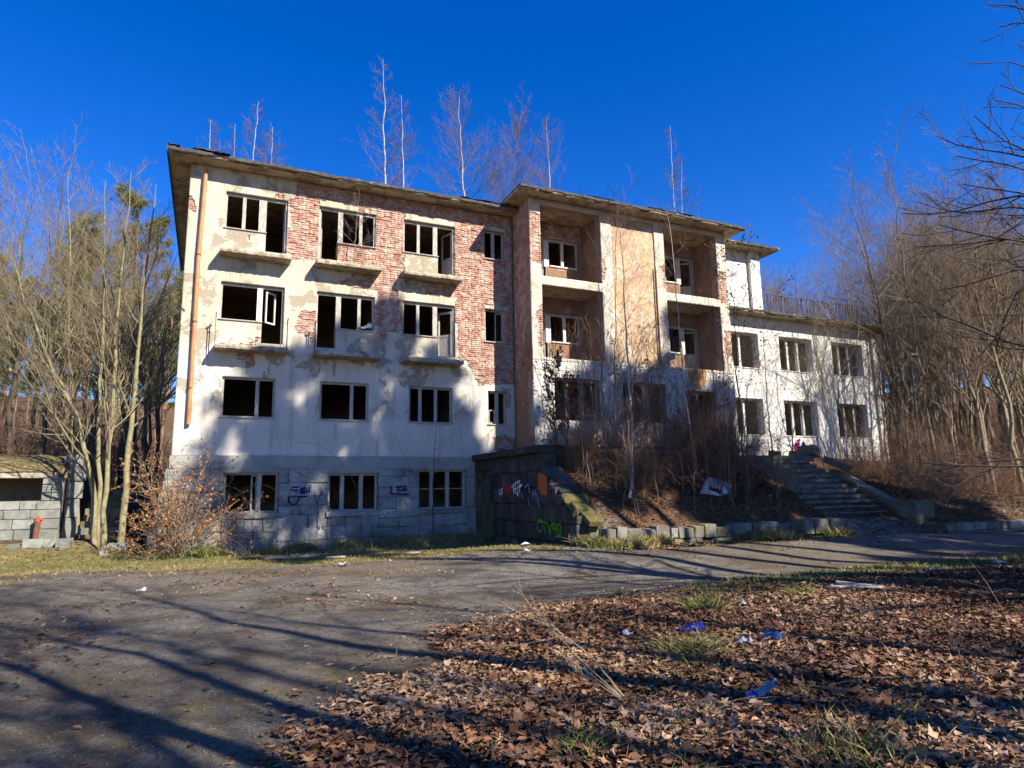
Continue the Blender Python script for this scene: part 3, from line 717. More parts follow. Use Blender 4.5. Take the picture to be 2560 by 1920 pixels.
tb = lay_bricks(10.4, 19.8, 6.6, 12.4, TY + .008, LOG_H + [PANEL], tower_brick, 4)
for me, c, s in tb[:260]: piece('brick', me, tcore, c, s)
if len(tb) > 260: joined_pieces('brick_courses', tb[260:], tcore, BR)
mb = MB(); mb.box(14.0, 16.06, TY + .05, TY + .38, 6.53, 12.46); link('rendered_panel', mb.mesh('rendered_panel'), OCHRE, BLD)
mb = MB(); mb.box(10.4, 19.8, TY - .012, TY - .002, 6.07, 6.095); link('groove', mb.mesh('groove'), CONC, BLD)
# side wall facing the recess: brick above, smooth render towards the front below
sidew = MB(); sidew.box(10.43, 10.80, TY + .41, .034, 2.6, 12.66); sd = link('loggia_side_wall', sidew.mesh('loggia_side_wall'), MORTAR, BLD)
def side_plaster(y, z):
    jz = z + .35 * (fbm(y * 2 + 4, z * 2, 4) - .5) * 2
    return (jz < 5.9 + 2.0 * sstep(-.3, -1.3, y))
sheet('plaster', TY, 0.0, 2.95, 12.66, .06, [], side_plaster, 10.40, .03, TERRA, BLD, plane='yz')
r = np.random.default_rng(14); z = 5.0; row = 0; sb = []
while z < 12.5:
    y = TY - (.12 if row % 2 else 0)
    while y < -.01:
        a, b = max(y, TY + .004), min(y + .245, -.01)
        if b - a > .05 and not side_plaster(np.array([(a + b) / 2]), np.array([z + .03]))[0]:
            sb.append((BRICKS[r.integers(5)], (10.445 + r.uniform(-.006, .010), (a + b) / 2, z + .033), (.07, b - a, .066)))
        y += .258
    z += .078; row += 1
joined_pieces('brick_courses', sb, sd, BR)
# loggia back walls, floors, dividing walls
LB = -.12
LW = [(10.9, 11.86, 9.75, 11.75), (11.86, 13.28, 10.58, 11.75), (10.9, 11.86, 6.66, 8.65), (11.86, 13.28, 7.47, 8.65), (16.9, 18.42, 10.62, 11.85), (18.42, 19.25, 9.75, 11.85), (16.9, 18.42, 7.47, 8.68), (18.42, 19.25, 6.66, 8.68)]
wall('loggia_back_wall', 10.8, 19.5, 6.53, 12.65, LW, LB, LB + .28, TERRA, BLD)
mb = MB()
for x0, x1 in ((13.5, 13.98), (16.08, 16.54), (19.3, 19.75)): mb.box(x0 + .006, x1 - .006, TY + .405, LB - .003, 6.53, 12.65)
link('loggia_side_wall', mb.mesh('loggia_side_wall'), TERRA, BLD)
for x0, x1 in ((10.80, 13.5), (16.54, 19.3)):
    for z0, z1 in ((9.30, 9.60), (6.30, 6.50)): link('loggia_floor', MB().box(x0, x1, TY + .402, LB - .004, z0, z1).mesh('loggia_floor'), CONC, BLD)
    link('loggia_ceiling', MB().box(x0 + .05, x1 - .01, TY + .402, LB - .004, 12.44, 12.64).mesh('loggia_ceiling'), SOFFIT, BLD)
joined_pieces('brick_courses', lay_bricks(10.9, 13.45, 11.78, 12.44, LB - .05, [], lambda x, z: fbm(x * 1.5, z * 1.5 + 4, 3) > .36, 6), sd, BR)
# rooms behind
mb = MB()
for z in (2.75, 6.3, 9.4): mb.box(10.81, 19.7, LB + .29, 11, z, z + .2)
link('floor_slab', mb.mesh('floor_slab'), INNER, BLD)
mb = MB(); mb.box(10.41, 10.8, .401, 11, 2.6, 12.64); mb.box(19.5, 19.79, LB + .29, 11, 2.6, 12.64); mb.box(10.8, 19.5, 5.0, 5.2, 2.96, 12.6); mb.box(13.6, 13.75, LB + .29, 5, 6.5, 12.6); mb.box(16.3, 16.45, LB + .29, 5, 6.5, 12.6)
mb.box(10.41, 10.8, TY + .401, .3, 2.6, 6.3); mb.box(13.6, 13.75, TY + .41, 5, 2.96, 6.29); mb.box(16.6, 16.75, TY + .41, 5, 2.96, 6.29); mb.box(19.5, 19.79, TY + .41, 0.15, 2.6, 6.3); mb.box(10.81, 19.5, TY + .41, .15, 6.10, 6.29); mb.box(10.81, 19.5, TY + .41, .16, 2.70, 2.95)
link('partition_wall', mb.mesh('partition_wall'), INNER, BLD)
for (x0, xm, x1, zd, zs, zt, left) in ((10.9, 11.86, 13.28, 9.75, 10.58, 11.75, 1), (10.9, 11.86, 13.28, 6.66, 7.47, 8.65, 1), (16.9, 18.42, 19.25, 9.75, 10.62, 11.85, 0), (16.9, 18.42, 19.25, 6.66, 7.47, 8.68, 0)):
    y = LB + .05; mb = MB(); mb.box(x0, x1, y, y + .07, zt - .09, zt)
    lo = (zd, zs) if left else (zs, zd)
    mb.box(x0, x0 + .07, y, y + .07, lo[0], zt - .09); mb.box(x1 - .07, x1, y, y + .07, lo[1], zt - .09)
    w = link('loggia_window', mb.mesh('loggia_window'), WOOD, BLD)
    mb = MB(); mb.box(xm - .12, xm + .10, y - .02, y + .07, zd if 0 else zs, zt - .09); mb.box(xm - .03, xm + .03, y - .02, y + .07, zd, zs); link('post', mb.mesh('post'), WOODW, w)
    a, b = (xm, x1) if left else (x0, xm)
    mb = MB(); mb.box((a + b) / 2 - .05, (a + b) / 2 + .07, y - .01, y + .06, zs, zt - .09); link('mullion', mb.mesh('mullion'), WOODW if left else WOOD, w)
    mb = MB(); mb.box(a + .11, b - .07, LB - .05, y + .03, zs, zs + .05); link('sill', mb.mesh('sill'), WOODW, w)
    if not left: sash(w, 19.16, -.62, zd + .05, zt - .12, rad(-30), y + .05, solid=.8, bar=.08)
    else: sash(w, xm - .14, -.5, zd + .05, zt - .12, rad(-60), y + .05, solid=.7, bar=.07)
for i, h in enumerate(TW):
    window(*h, TY + .22, ((h[0] + .62, h[0] + 1.24), (h[0] + 1.1, h[0] + 1.25))[i], mw=.13, sill=True, mat=WOOD, sillm=CONC)
mb = MB(); mb.box(TD[0], TD[0] + .10, TY + .2, TY + .3, TD[2], TD[3]); mb.box(TD[1] - .10, TD[1], TY + .2, TY + .3, TD[2], TD[3]); mb.box(TD[0] + .1, TD[1] - .1, TY + .2, TY + .3, TD[3] - .12, TD[3]); link('door_frame', mb.mesh('door_frame'), RUST, BLD)
RSTAIN = M('rust_stain', (0.42, 0.19, 0.06), (0.55, 0.27, 0.09), 4.0, [((0.62, 0.56, 0.46), 5.0, 0.55, 0.62, 0.9)], bmp=0.2)
def stain(name, P, y, mat, parent, n=(16, 24), seed=1):
    """thin painted or stained patch on a wall: outline polygon in x,z filled with small cells"""
    P = np.array(P, float); x0, z0 = P.min(0); x1, z1 = P.max(0)
    return sheet(name, x0, x1, z0, z1, max(x1 - x0, z1 - z0) / 26, [], lambda x, z: inpoly(x + .05 * (fbm(x * 9, z * 9) - .5), z, P), y, .002, mat, parent, wav=0)
stain('rust_stain', [(17.35, 6.53), (18.35, 6.53), (18.25, 6.0), (17.98, 5.66), (17.72, 5.72), (17.45, 6.0)], TY - .017, RSTAIN, BLD)
mb = MB(); mb.tube([(16.02, TY - .05, 10.6), (16.04, TY - .05, 6.6)], .028, 6); link('rain_pipe', mb.mesh('rain_pipe'), RUST, BLD)
mb = MB(); mb.box(16.75, 16.83, TY - .06, TY - .002, 4.75, 4.95); mb.tube([(16.79, TY - .02, 4.95), (16.79, TY - .02, 5.6)], .012, 5); link('switch_box', mb.mesh('switch_box'), CONC, BLD)
mb = MB(); mb.box(16.42, 16.72, TY - .12, TY + .1, 6.85, 7.1); link('spalled_concrete', mb.mesh('spalled_concrete'), TOWERW, BLD)

# ------------------------------------------------------------------ white two storey wing
WH = [(20.72, 22.86, 7.15, 8.80), (24.15, 26.30, 7.15, 8.80), (27.62, 29.80, 7.15, 8.80), (20.72, 22.86, 4.08, 5.74), (24.15, 26.30, 4.08, 5.74), (27.62, 29.72, 4.08, 5.74)]
wall('wing_wall', 19.8, 31.0, 2.5, 9.60, WH, 0, .42, WHITE, BLD)
mb = MB(); mb.box(30.6, 31.0, .42, 11, 2.5, 9.6); link('wing_side_wall', mb.mesh('wing_side_wall'), WHITE, BLD)
mb = MB(); mb.box(30.42, 30.80, -.13, -.002, 2.5, 9.59); link('pilaster', mb.mesh('pilaster'), TOWERW, BLD)
mb = MB()
for z in (2.8, 6.3): mb.box(19.8, 30.6, .42, 11, z, z + .25)
link('floor_slab', mb.mesh('floor_slab'), INNERW, BLD)
mb = MB(); mb.box(19.8, 30.6, 4.6, 4.8, 3.05, 9.59); mb.box(23.4, 23.5, .42, 4.6, 3.05, 9.59); mb.box(26.9, 27.0, .42, 4.6, 3.05, 9.59); link('partition_wall', mb.mesh('partition_wall'), INNERW, BLD)
for i, h in enumerate(WH):
    w = window(*h, .26, (h[0] + .75, h[0] + 1.42) if i % 3 else (h[0] + 1.2,), mat=WOODW if i != 5 else WOOD, mw=.11, sill=True, sillm=WHITE)
    if i in (1, 4): sash(w, h[1] - .07, -.55, h[2] + .05, h[3] - .07, rad(-40), .29, WOODW)
    if i == 2: sash(w, h[0] + 1.47, .55, h[2] + .05, h[3] - .07, rad(25), .29, WOODW)
# upper white block behind the roof terrace
mb = MB(); mb.box(19.8, 23.3, .15, 5.5, 9.752, 12.82); mb.box(22.72, 23.32, -.02, .149, 9.752, 12.81); link('stair_house', mb.mesh('stair_house'), WHITE, BLD)
# roof terrace railing: every baluster its own piece
rl = MB()
rl.bar((23.35, .18, 10.86), (31.0, .18, 10.90), .03); rl.bar((23.35, .18, 9.90), (31.0, .18, 9.92), .025)
rail = link('terrace_railing', rl.mesh('terrace_railing'), RAILM, BLD)
bar_me = MB(); bar_me.tube([(0, 0, 0), (0, 0, .96)], .017, 5); bar_me = bar_me.mesh('baluster'); bar_me.materials.append(RAILM)
r = np.random.default_rng(9)
for i in range(62):
    x = 23.42 + i * .122
    if i in (7, 23, 24, 41): continue
    link('baluster', bar_me, None, rail, loc=(x, .18, 9.91), rot=(r.normal(0, .02), r.normal(0, .05), 0))
mb = MB(); mb.bar((23.35, .2, 11.1), (24.7, .2, 11.12), .035); mb.bar((28.0, .2, 11.15), (30.5, .2, 11.2), .035); link('handrail', mb.mesh('handrail'), RAILM, rail)
mb = MB(); mb.bar((27.2, .12, 10.8), (27.75, -.1, 9.8), .03); link('loose_bar', mb.mesh('loose_bar'), WOODW, rail)
mb = MB(); mb.box(20.5, 30.9, -.3, .6, 9.78, 9.83); link('roof_moss', mb.mesh('roof_moss'), MOSS, r3)

# ------------------------------------------------------------------ graffiti: thin painted strokes on the walls
def paint(name, col):
    return M(name, tuple(c * .85 for c in col), col, 12.0, rough=0.6, bmp=0)
def strokes(name, L, w, to, mat, parent, n=(0, -1, 0)):
    """L: strokes in photograph pixels projected on the wall they are sprayed on; ribbons of width w"""
    mb = MB(); nn = np.array(n, float)
    for i, S_ in enumerate(L):
        P = [np.array(to(*p)) + nn * (.004 + .0006 * i) for p in S_]
        for a, b in zip(P[:-1], P[1:]):
            t = b - a; ln = np.linalg.norm(t)
            if ln < 1e-4: continue
            t = t / ln; s = np.cross(t, nn) * w / 2
            a2, b2 = a - t * w * .3, b + t * w * .3
            mb.add([a2 - s, a2 + s, b2 + s, b2 - s], [(0, 1, 2, 3)])
    return link(name, mb.mesh(name), mat, parent)
g2 = lambda u, v: at(700 + u / 3.528, 1190 + v / 3.528, -.203)
BLUE = paint('blue_spray', (0.014, 0.02, 0.12)); NAVY = paint('dark_navy_spray', (0.012, 0.015, 0.05)); WSP = paint('white_spray', (0.62, 0.64, 0.68))
GREEN = paint('green_spray', (0.08, 0.30, 0.02)); REDS = paint('red_spray', (0.30, 0.03, 0.03)); ORG = paint('orange_spray', (0.42, 0.10, 0.03)); LBL = paint('pale_blue_spray', (0.13, 0.17, 0.32)); GREYS = paint('grey_spray', (0.2, 0.2, 0.22)); PINK = paint('crimson_spray', (0.5, 0.03, 0.10))
GRF = thing('graffiti', 'blue letters in a white sprayed grid beside the left basement window', 'graffiti', at(755, 1220, -.235))
strokes('letters', [[(165, 100), (105, 100), (100, 125), (160, 125)], [(105, 125), (160, 128)], [(175, 160), (178, 115), (195, 110), (192, 155)], [(195, 110), (222, 100), (220, 158)], [(178, 140), (220, 135)], [(205, 112), (205, 155)]], .045, g2, BLUE, GRF)
strokes('scrawl', [[(235, 105), (235, 140), (260, 138), (262, 95)], [(240, 178), (110, 180), (75, 195), (70, 225), (95, 250), (135, 250), (160, 215), (170, 180)], [(75, 180), (80, 230), (110, 255), (150, 240), (180, 178)], [(180, 185), (235, 180)]], .035, g2, NAVY, GRF)
strokes('grid_lines', [[(105, 65), (295, 72), (285, 172), (102, 162), (107, 65)], [(172, 66), (166, 165)], [(200, 70), (198, 125)], [(232, 70), (224, 168)], [(105, 112), (168, 112)]], .016, g2, WSP, GRF)
GRF = thing('graffiti', 'blue box letter tag between the middle and right basement windows', 'graffiti', at(1000, 1230, -.235))
strokes('letters', [[(985, 90), (978, 155), (1140, 160)], [(1030, 95), (1105, 88), (1108, 105)], [(1035, 95), (1050, 130), (1105, 110), (1115, 130)], [(1040, 130), (1120, 125)], [(1045, 160), (1110, 168)]], .045, g2, BLUE, GRF)
strokes('highlight', [[(1005, 95), (1000, 145)], [(1018, 110), (1016, 145)]], .03, g2, WSP, GRF)
GRF = thing('graffiti', 'thin blue vertical scrawl left of the middle basement window', 'graffiti', at(795, 1270, -.235))
strokes('scrawl', [[(300, 150), (330, 260), (345, 190), (370, 125), (375, 160)], [(332, 260), (325, 520)], [(330, 440), (345, 475), (350, 445)], [(400, 440), (365, 455), (400, 475)]], .022, g2, BLUE, GRF)
g1 = lambda u, v: atx(1180 + u / 4.536, 1190 + v / 4.536, 8.566)
NX = (-1, 0, 0)
GRF = thing('graffiti', 'green spray letters low on the dark stone wall', 'graffiti', g1(900, 600))
strokes('letters', [[(810, 520), (790, 500), (750, 505), (745, 560), (755, 630), (790, 625)], [(755, 515), (800, 520)], [(830, 650), (815, 540), (840, 520), (870, 560), (885, 660)], [(890, 660), (890, 560), (920, 535), (955, 545), (960, 580), (930, 610), (905, 580), (930, 570)], [(960, 640), (965, 560), (1010, 545), (1015, 680)], [(985, 600), (990, 660)], [(1015, 680), (950, 685)]], .06, g1, GREEN, GRF, NX)
GRF = thing('graffiti', 'two small white letters beside a dark red patch on the dark stone wall', 'graffiti', g1(370, 160))
strokes('letters', [[(308, 150), (312, 205), (330, 215), (330, 150)], [(352, 140), (335, 150), (335, 172), (350, 180), (345, 200), (330, 205)]], .045, g1, WSP, GRF, NX)
strokes('patch', [[(370, 110), (395, 180)], [(390, 105), (410, 185)], [(415, 105), (425, 190)], [(438, 120), (440, 185)]], .17, g1, REDS, GRF, NX)
GRF = thing('graffiti', 'white scribbled letters over pale blue strokes on the dark stone wall', 'graffiti', g1(540, 120))
strokes('letters', [[(448, 128), (500, 75), (545, 55)], [(465, 110), (475, 195)], [(490, 95), (490, 190)], [(480, 150), (505, 145)], [(520, 80), (520, 215)], [(545, 50), (540, 185)], [(545, 105), (572, 100)], [(520, 130), (560, 118)], [(500, 190), (530, 220)]], .05, g1, WSP, GRF, NX)
strokes('underpaint', [[(640, 100), (655, 180)], [(600, 130), (640, 90)], [(690, 170), (690, 250)], [(720, 160), (730, 260)], [(560, 190), (575, 250)], [(640, 260), (650, 330)], [(755, 240), (760, 340)], [(690, 200), (740, 210)]], .07, g1, LBL, GRF, NX)
GRF = thing('graffiti', 'orange red painted patch below the slope edge of the dark stone wall', 'graffiti', g1(810, 80))
strokes('patch', [[(775, 10), (780, 120)], [(800, 15), (805, 175)], [(825, 40), (830, 180)]], .30, g1, ORG, GRF, NX)
GRF = thing('graffiti', 'blue and crimson scribble on the white wing below the middle window', 'graffiti', at(2000, 1115, -.002))
g3 = lambda u, v: at(1960 + u / 11.9, 1080 + v / 11.9, -.002)
strokes('crimson_strokes', [[(280, 400), (340, 430), (330, 490), (390, 500)], [(360, 290), (400, 300)], [(590, 290), (570, 330), (600, 390), (580, 480)], [(370, 520), (400, 560), (380, 660), (420, 600)]], .13, g3, PINK, GRF)
strokes('blue_strokes', [[(470, 230), (400, 270), (440, 300), (340, 360), (400, 370), (380, 420), (460, 350)], [(420, 400), (400, 480), (470, 440), (430, 540), (500, 500)], [(470, 560), (420, 570)], [(560, 545), (600, 525), (640, 550)], [(400, 640), (380, 680)], [(400, 690), (640, 680)], [(410, 735), (570, 740)], [(350, 785), (500, 790)]], .11, g3, BLUE, GRF)
GRF = thing('graffiti', 'grey sprayed scrawl high on the white stair house', 'graffiti', at(1830, 685, .148))
g4 = lambda u, v: at(1760 + u / 4.2538, 560 + v / 4.2538, .148)
strokes('scrawl', [[(245, 475), (300, 530), (355, 545)], [(245, 560), (320, 525), (360, 505)], [(270, 555), (330, 550)]], .07, g4, GREYS, GRF)

# ------------------------------------------------------------------ dark stone flank wall of the terrace
RW = thing('flank_wall', 'tall dark squared stone wall with doorway beside the building, sloping down to the road', 'wall', (8.9, -4, 0), kind='thing')
prof_y = [-.14, -5.35, -5.36, -6.7, -7.55]; prof_z = [2.82, 2.82, 2.45, 1.52, .98]
topz = lambda y: float(np.interp(-y, [-p for p in prof_y], prof_z))
mb = MB()
ys = list(np.linspace(-.14, -5.35, 3)) + list(np.linspace(-5.37, -7.55, 8))
DOOR = (-1.72, -.20, 2.45)
def slabyz(mb, y0, y1, z0a, z0b, z1a, z1b, x0, x1):
    mb.hexa([(x0, y1, z0b), (x1, y1, z0b), (x1, y0, z0a), (x0, y0, z0a), (x0, y1, z1b), (x1, y1, z1b), (x1, y0, z1a), (x0, y0, z1a)])
slabyz(mb, -.14, DOOR[0], DOOR[2], DOOR[2], 2.82, 2.82, 8.74, 9.2)
for a, b in zip([DOOR[0], -3.5, -5.37, -6.1, -6.7, -7.1], [-3.5, -5.35, -6.1, -6.7, -7.1, -7.5]): slabyz(mb, a, b, -.2, -.2, topz(a) - .03, topz(b) - .03, 8.74, 9.2)
rwc = link('wall_core', mb.mesh('wall_core'), JOINTD, RW)
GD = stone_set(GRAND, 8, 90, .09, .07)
r = np.random.default_rng(21); z = -.1; hs = [.42, .50, .52, .48, .46, .36]
for h in hs:
    y = DOOR[0] if z < DOOR[2] - .1 else -.15
    while y > -7.5:
        L = r.uniform(.22, .50); e = max(y - L, -7.52); cz = z + h / 2
        t = topz((y + e) / 2 if y < -5.3 else y)
        if z + .12 < t:
            hh = min(h, t - z)
            zz = z
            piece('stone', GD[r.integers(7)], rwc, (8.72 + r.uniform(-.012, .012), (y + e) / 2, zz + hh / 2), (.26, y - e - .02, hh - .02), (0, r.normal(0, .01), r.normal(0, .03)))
        y = e
    z += h
# coping
yy = -.16
while yy > -5.3:
    e = max(yy - r.uniform(.7, 1.2), -5.4); piece('coping_stone', GD[r.integers(7)], rwc, (8.86, (yy + e) / 2, 2.92), (.62, yy - e - .02, .22), (r.normal(0, .01), 0, 0)); yy = e
GMs = stone_set(GRANM, 8, 120, .06, .075)
GMo = stone_set(M('moss_clad_stone', (0.09, 0.075, 0.028), (0.17, 0.135, 0.045), 5.0, [((0.07, 0.062, 0.05), 4.0, .55, .65, .8)], bmp=1.0, bscale=20, bdist=.05), 8, 210, .10, .09)
for a in np.arange(-5.75, -7.7, -.36):
    piece('coping_stone', (GD if a > -6.5 else GMo)[r.integers(8)], rwc, (8.95 + r.uniform(-.05, .08), a, topz(a) + .0), (r.uniform(.5, .7), r.uniform(.36, .5), r.uniform(.14, .22)), (rad(31) + r.normal(0, .08), r.normal(0, .08), r.normal(0, .2)))
mb = MB(); slabyz(mb, -.2, DOOR[0] + .002, -.1, -.1, DOOR[2], DOOR[2], 9.05, 9.12); link('door', mb.mesh('door'), DARK, RW)  # black sheet in place of the unlit passage behind the doorway
# terrace front: low concrete parapet on the bank
PT = thing('terrace_parapet', 'low stained concrete terrace parapet half buried on the leafy bank', 'wall', (12, -4.6, 2.2), kind='thing')
mb = MB()
for x0, x1, z0, z1 in ((9.25, 10.35, 2.2, 2.98), (10.37, 11.35, 2.2, 2.86), (11.55, 12.4, 2.15, 2.84), (12.42, 13.3, 2.15, 2.8)): mb.box(x0, x1, -4.75, -4.5, z0, z1)
link('parapet_panel', mb.mesh('parapet_panel'), GRANM, PT)
mb = MB(); mb.box(9.2, 14.4, -4.85, -4.4, 2.99, 3.07); link('cap_slab', mb.mesh('cap_slab'), GRAND, PT)
mb = MB(); mb.hexa([(12.55, -4.86, 2.0), (13.25, -4.83, 2.0), (13.25, -4.80, 2.0), (12.55, -4.83, 2.0), (12.55, -4.80, 2.95), (13.25, -4.77, 2.92), (13.25, -4.76, 2.92), (12.55, -4.77, 2.95)])
tag(link('rusty_sheet', mb.mesh('rusty_sheet'), RSTAIN), 'orange rusted metal sheet leaning on the terrace parapet', 'metal sheet')

# ------------------------------------------------------------------ low roadside wall, left and right of the stairs
LWl = thing('roadside_wall', 'long low stone wall at the foot of the bank between dark wall and stairs', 'wall', (13, -7.4, .2), kind='thing')
mb = MB(); mb.box(9.22, 17.7, -7.36, -7.05, -.1, .62); lwc = link('wall_core', mb.mesh('wall_core'), JOINTD, LWl)
GPs = stone_set(GRANP, 8, 150, .05, .07)
r = np.random.default_rng(33)
for z0, h0 in ((.05, .30), (.36, .34)):
    x = 8.95
    while x < 17.7:
        L = r.uniform(.22, .58); h = h0 * r.uniform(.78, 1.12); tall = r.random() < .0
        if not (z0 > .3 and 10.9 < x < 11.5 and r.random() < .7):
            dd = z0 - .02 * (x - 9) / 2.2
            mset = GMs if (x < 11.3 or r.random() < .62) else GPs
            piece('stone', mset[r.integers(6)], lwc, (x + L / 2, -7.36 + r.uniform(-.05, .05), dd + h / 2 + .02), (L - .02, .34, h - .015), (r.normal(0, .02), r.normal(0, .03), r.normal(0, .04)))
        x += L
for x, L in ((16.9, .62), (17.55, .62), (16.35, .46)): piece('stone', GMs[r.integers(6)], lwc, (x, -7.56, .52), (L - .03, .5, .42), (0, 0, r.normal(0, .02)))
RWl = thing('roadside_wall', 'low pale stone wall at the road right of the stairs', 'wall', (24, -8.4, .1), kind='thing')
mb = MB(); mb.box(21.6, 30, -8.42, -8.15, -.2, .42); rc = link('wall_core', mb.mesh('wall_core'), JOINTD, RWl)
for z0, h in ((-.06, .26), (.20, .26)):
    x = 21.5
    while x < 30:
        L = r.uniform(.4, .8); piece('stone', (GPs if r.random() < .6 else GMs)[r.integers(6)], rc, (x + L / 2, -8.42 + r.uniform(-.03, .03), z0 + h / 2), (L - .02, .32, h - .015), (0, r.normal(0, .02), r.normal(0, .02))); x += L

# ------------------------------------------------------------------ stairs up the bank
ST = thing('stone_staircase', 'wide mossy stone staircase with broken right balustrade up to the white wing', 'staircase', (19.5, -6, 0))
STEP = M('worn_step_stone', (0.12, 0.112, 0.098), (0.21, 0.195, 0.17), 2.5, [((0.09, 0.07, 0.045), 3.0, 0.48, 0.60, 0.85), ((0.15, 0.13, 0.04), 5.0, 0.56, 0.66, 0.7)], bmp=0.7)
r = np.random.default_rng(44)
for i in range(15):
    y = -8.42 + .335 * i; z = .13 + .187 * i; mb = MB()
    mb.hexa([(17.8, y, z - .22), (21.2, y, z - .22), (21.2, y + .45, z - .22), (17.8, y + .45, z - .22), (17.8, y - .02, z + r.uniform(-.008, .008)), (21.2, y - .02, z + r.uniform(-.008, .008)), (21.2, y + .45, z), (17.8, y + .45, z)])
    link('step', mb.mesh('step'), STEP, ST)
mb = MB(); mb.box(17.5, 21.6, -3.6, -2.6, 2.70, 2.92); link('landing', mb.mesh('landing'), STEP, ST)
mb = MB(); mb.hexa([(21.22, -7.2, .3), (21.62, -7.2, .3), (21.62, -4.6, 1.6), (21.22, -4.6, 1.6), (21.22, -7.2, 1.02), (21.62, -7.2, 1.02), (21.62, -4.6, 2.35), (21.22, -4.6, 2.35)]); bal = link('balustrade', mb.mesh('balustrade'), GRANM, ST)
for y in (-6.9, -6.2, -5.5): piece('coping_stone', GMs[int(-y) % 6], bal, (21.42, y + .05, 1.16 + (y + 6.9) * .51), (.5, .72, .16), (rad(27), r.normal(0, .04), 0))
mb = MB(); mb.box(21.0, 21.95, -7.95, -7.22, .25, 1.17); link('pedestal', mb.mesh('pedestal'), GRANM, ST)
piece('fallen_coping', GMs[1], ST, (21.5, -4.75, 2.55), (.5, .9, .24), (rad(24), rad(8), rad(14)))
for i, (p, s, rz, lab) in enumerate([((22.0, -3.1, 3.12), (.75, .6, .36), 20, 'large tilted rubble slab on top of the stairs'), ((21.1, -3.3, 2.98), (.55, .45, .30), -15, 'dark rubble block left of the tilted slab above the stairs'), ((20.2, -3.0, 2.98), (.5, .4, .3), 30, 'small rubble block lying at the head of the stairs')]):
    o = link('rubble_block', GMs[i + 2], None, None, loc=p, scale=s, rot=(rad(8 * i - 6), rad(10 - 8 * i), rad(rz))); tag(o, lab, 'rubble', 'rubble above the stairs')

# ------------------------------------------------------------------ low stone outbuilding at the left
BK = thing('stone_outbuilding', 'low stone outbuilding with dark window opening and mossy roof at left edge', 'outbuilding', (-6.5, 4, .3))
bkc = wall('wall_core', -11, -4.42, -.1, 2.46, [(-11.2, -4.98, 1.68, 2.42)], 4.08, 4.5, JOINTL, BK)
r = np.random.default_rng(51)
GP2 = stone_set(GRANP, 6, 180, .03, .02)
z = .12
for h in (.32, .33, .33, .30, .28):
    x = -8.6
    while x < -4.4:
        L = r.uniform(.42, .72); e = min(x + L, -4.4); e = -4.4 if -4.4 - e < .2 else e
        if not (z + h > 1.70 and e < -4.9): piece('stone_block', GP2[r.integers(6)], bkc, ((x + e) / 2, 4.06, z + h / 2), (e - x - .022, .12, h - .022))
        x = e
    z += h
for zz, h in ((1.68, .26), (1.95, .25), (2.21, .24)):
    for x0, x1 in ((-4.97, -4.72), (-4.70, -4.42)): piece('stone_block', GP2[r.integers(6)], bkc, ((x0 + x1) / 2, 4.06, zz + h / 2), (x1 - x0 - .02, .13, h - .02))
mb = MB(); mb.box(-8, -5.0, 4.0, 4.3, 1.56, 1.675); link('sill', mb.mesh('sill'), GRANP, BK)
mb = MB(); mb.box(-11, -4.55, 3.98, 4.6, 2.43, 2.60); link('lintel', mb.mesh('lintel'), CONC, BK)
mb = MB(); mb.box(-11, -4.6, 6.4, 6.5, 0, 2.6); mb.box(-4.75, -4.6, 4.5, 6.4, 0, 2.45); mb.box(-11, -4.6, 4.5, 6.5, .2, .4); link('inner_wall', mb.mesh('inner_wall'), INNER, BK)
nx_, ny_ = 40, 22; V = []
for j in range(ny_):
    for i in range(nx_):
        x = -11.2 + 6.9 * i / (nx_ - 1); y = 3.95 + 5.0 * j / (ny_ - 1)
        V.append((x, y, 2.615 + .75 * (1 - math.exp(-(y - 3.95) * 1.1)) + .10 * (fbm(np.array([x * 1.5]), np.array([y * 1.5]))[0] - .5) - .25 * max(0, (x + 5.2)) ** 2))
Fc = [(j * nx_ + i, j * nx_ + i + 1, (j + 1) * nx_ + i + 1, (j + 1) * nx_ + i) for j in range(ny_ - 1) for i in range(nx_ - 1)]
link('mossy_roof', fast('mossy_roof', V, Fc, smooth=True), MOSS, BK)
for i, (x, z, sx, sz) in enumerate([(-4.2, .75, .42, .7), (-4.18, 1.42, .40, .62), (-4.15, 2.02, .46, .58), (-4.12, 2.66, .5, .66), (-4.22, 3.1, .62, .30)]):
    piece('pier_stone', GP2[i], BK, (x, 4.6 + .05 * i, z), (sx, .5, sz - .02), (0, rad(2 - i), rad(6)))
HY = thing('standpipe', 'rusty brown standpipe with bright red valve head before the stone outbuilding', 'standpipe', (-4.98, 3.75, .35))
mb = MB(); mb.tube([(-4.98, 3.75, .30), (-4.95, 3.75, 1.02)], .085, 10); link('pipe', mb.mesh('pipe'), RUST, HY)
mb = MB(); mb.tube([(-4.95, 3.75, 1.02), (-4.95, 3.75, 1.13)], .10, 10); mb.tube([(-5.02, 3.72, 1.10), (-4.80, 3.70, 1.08)], .045, 8); mb.tube([(-4.95, 3.75, 1.13), (-4.95, 3.75, 1.18)], .05, 8); link('valve_head', mb.mesh('valve_head'), RED, HY)
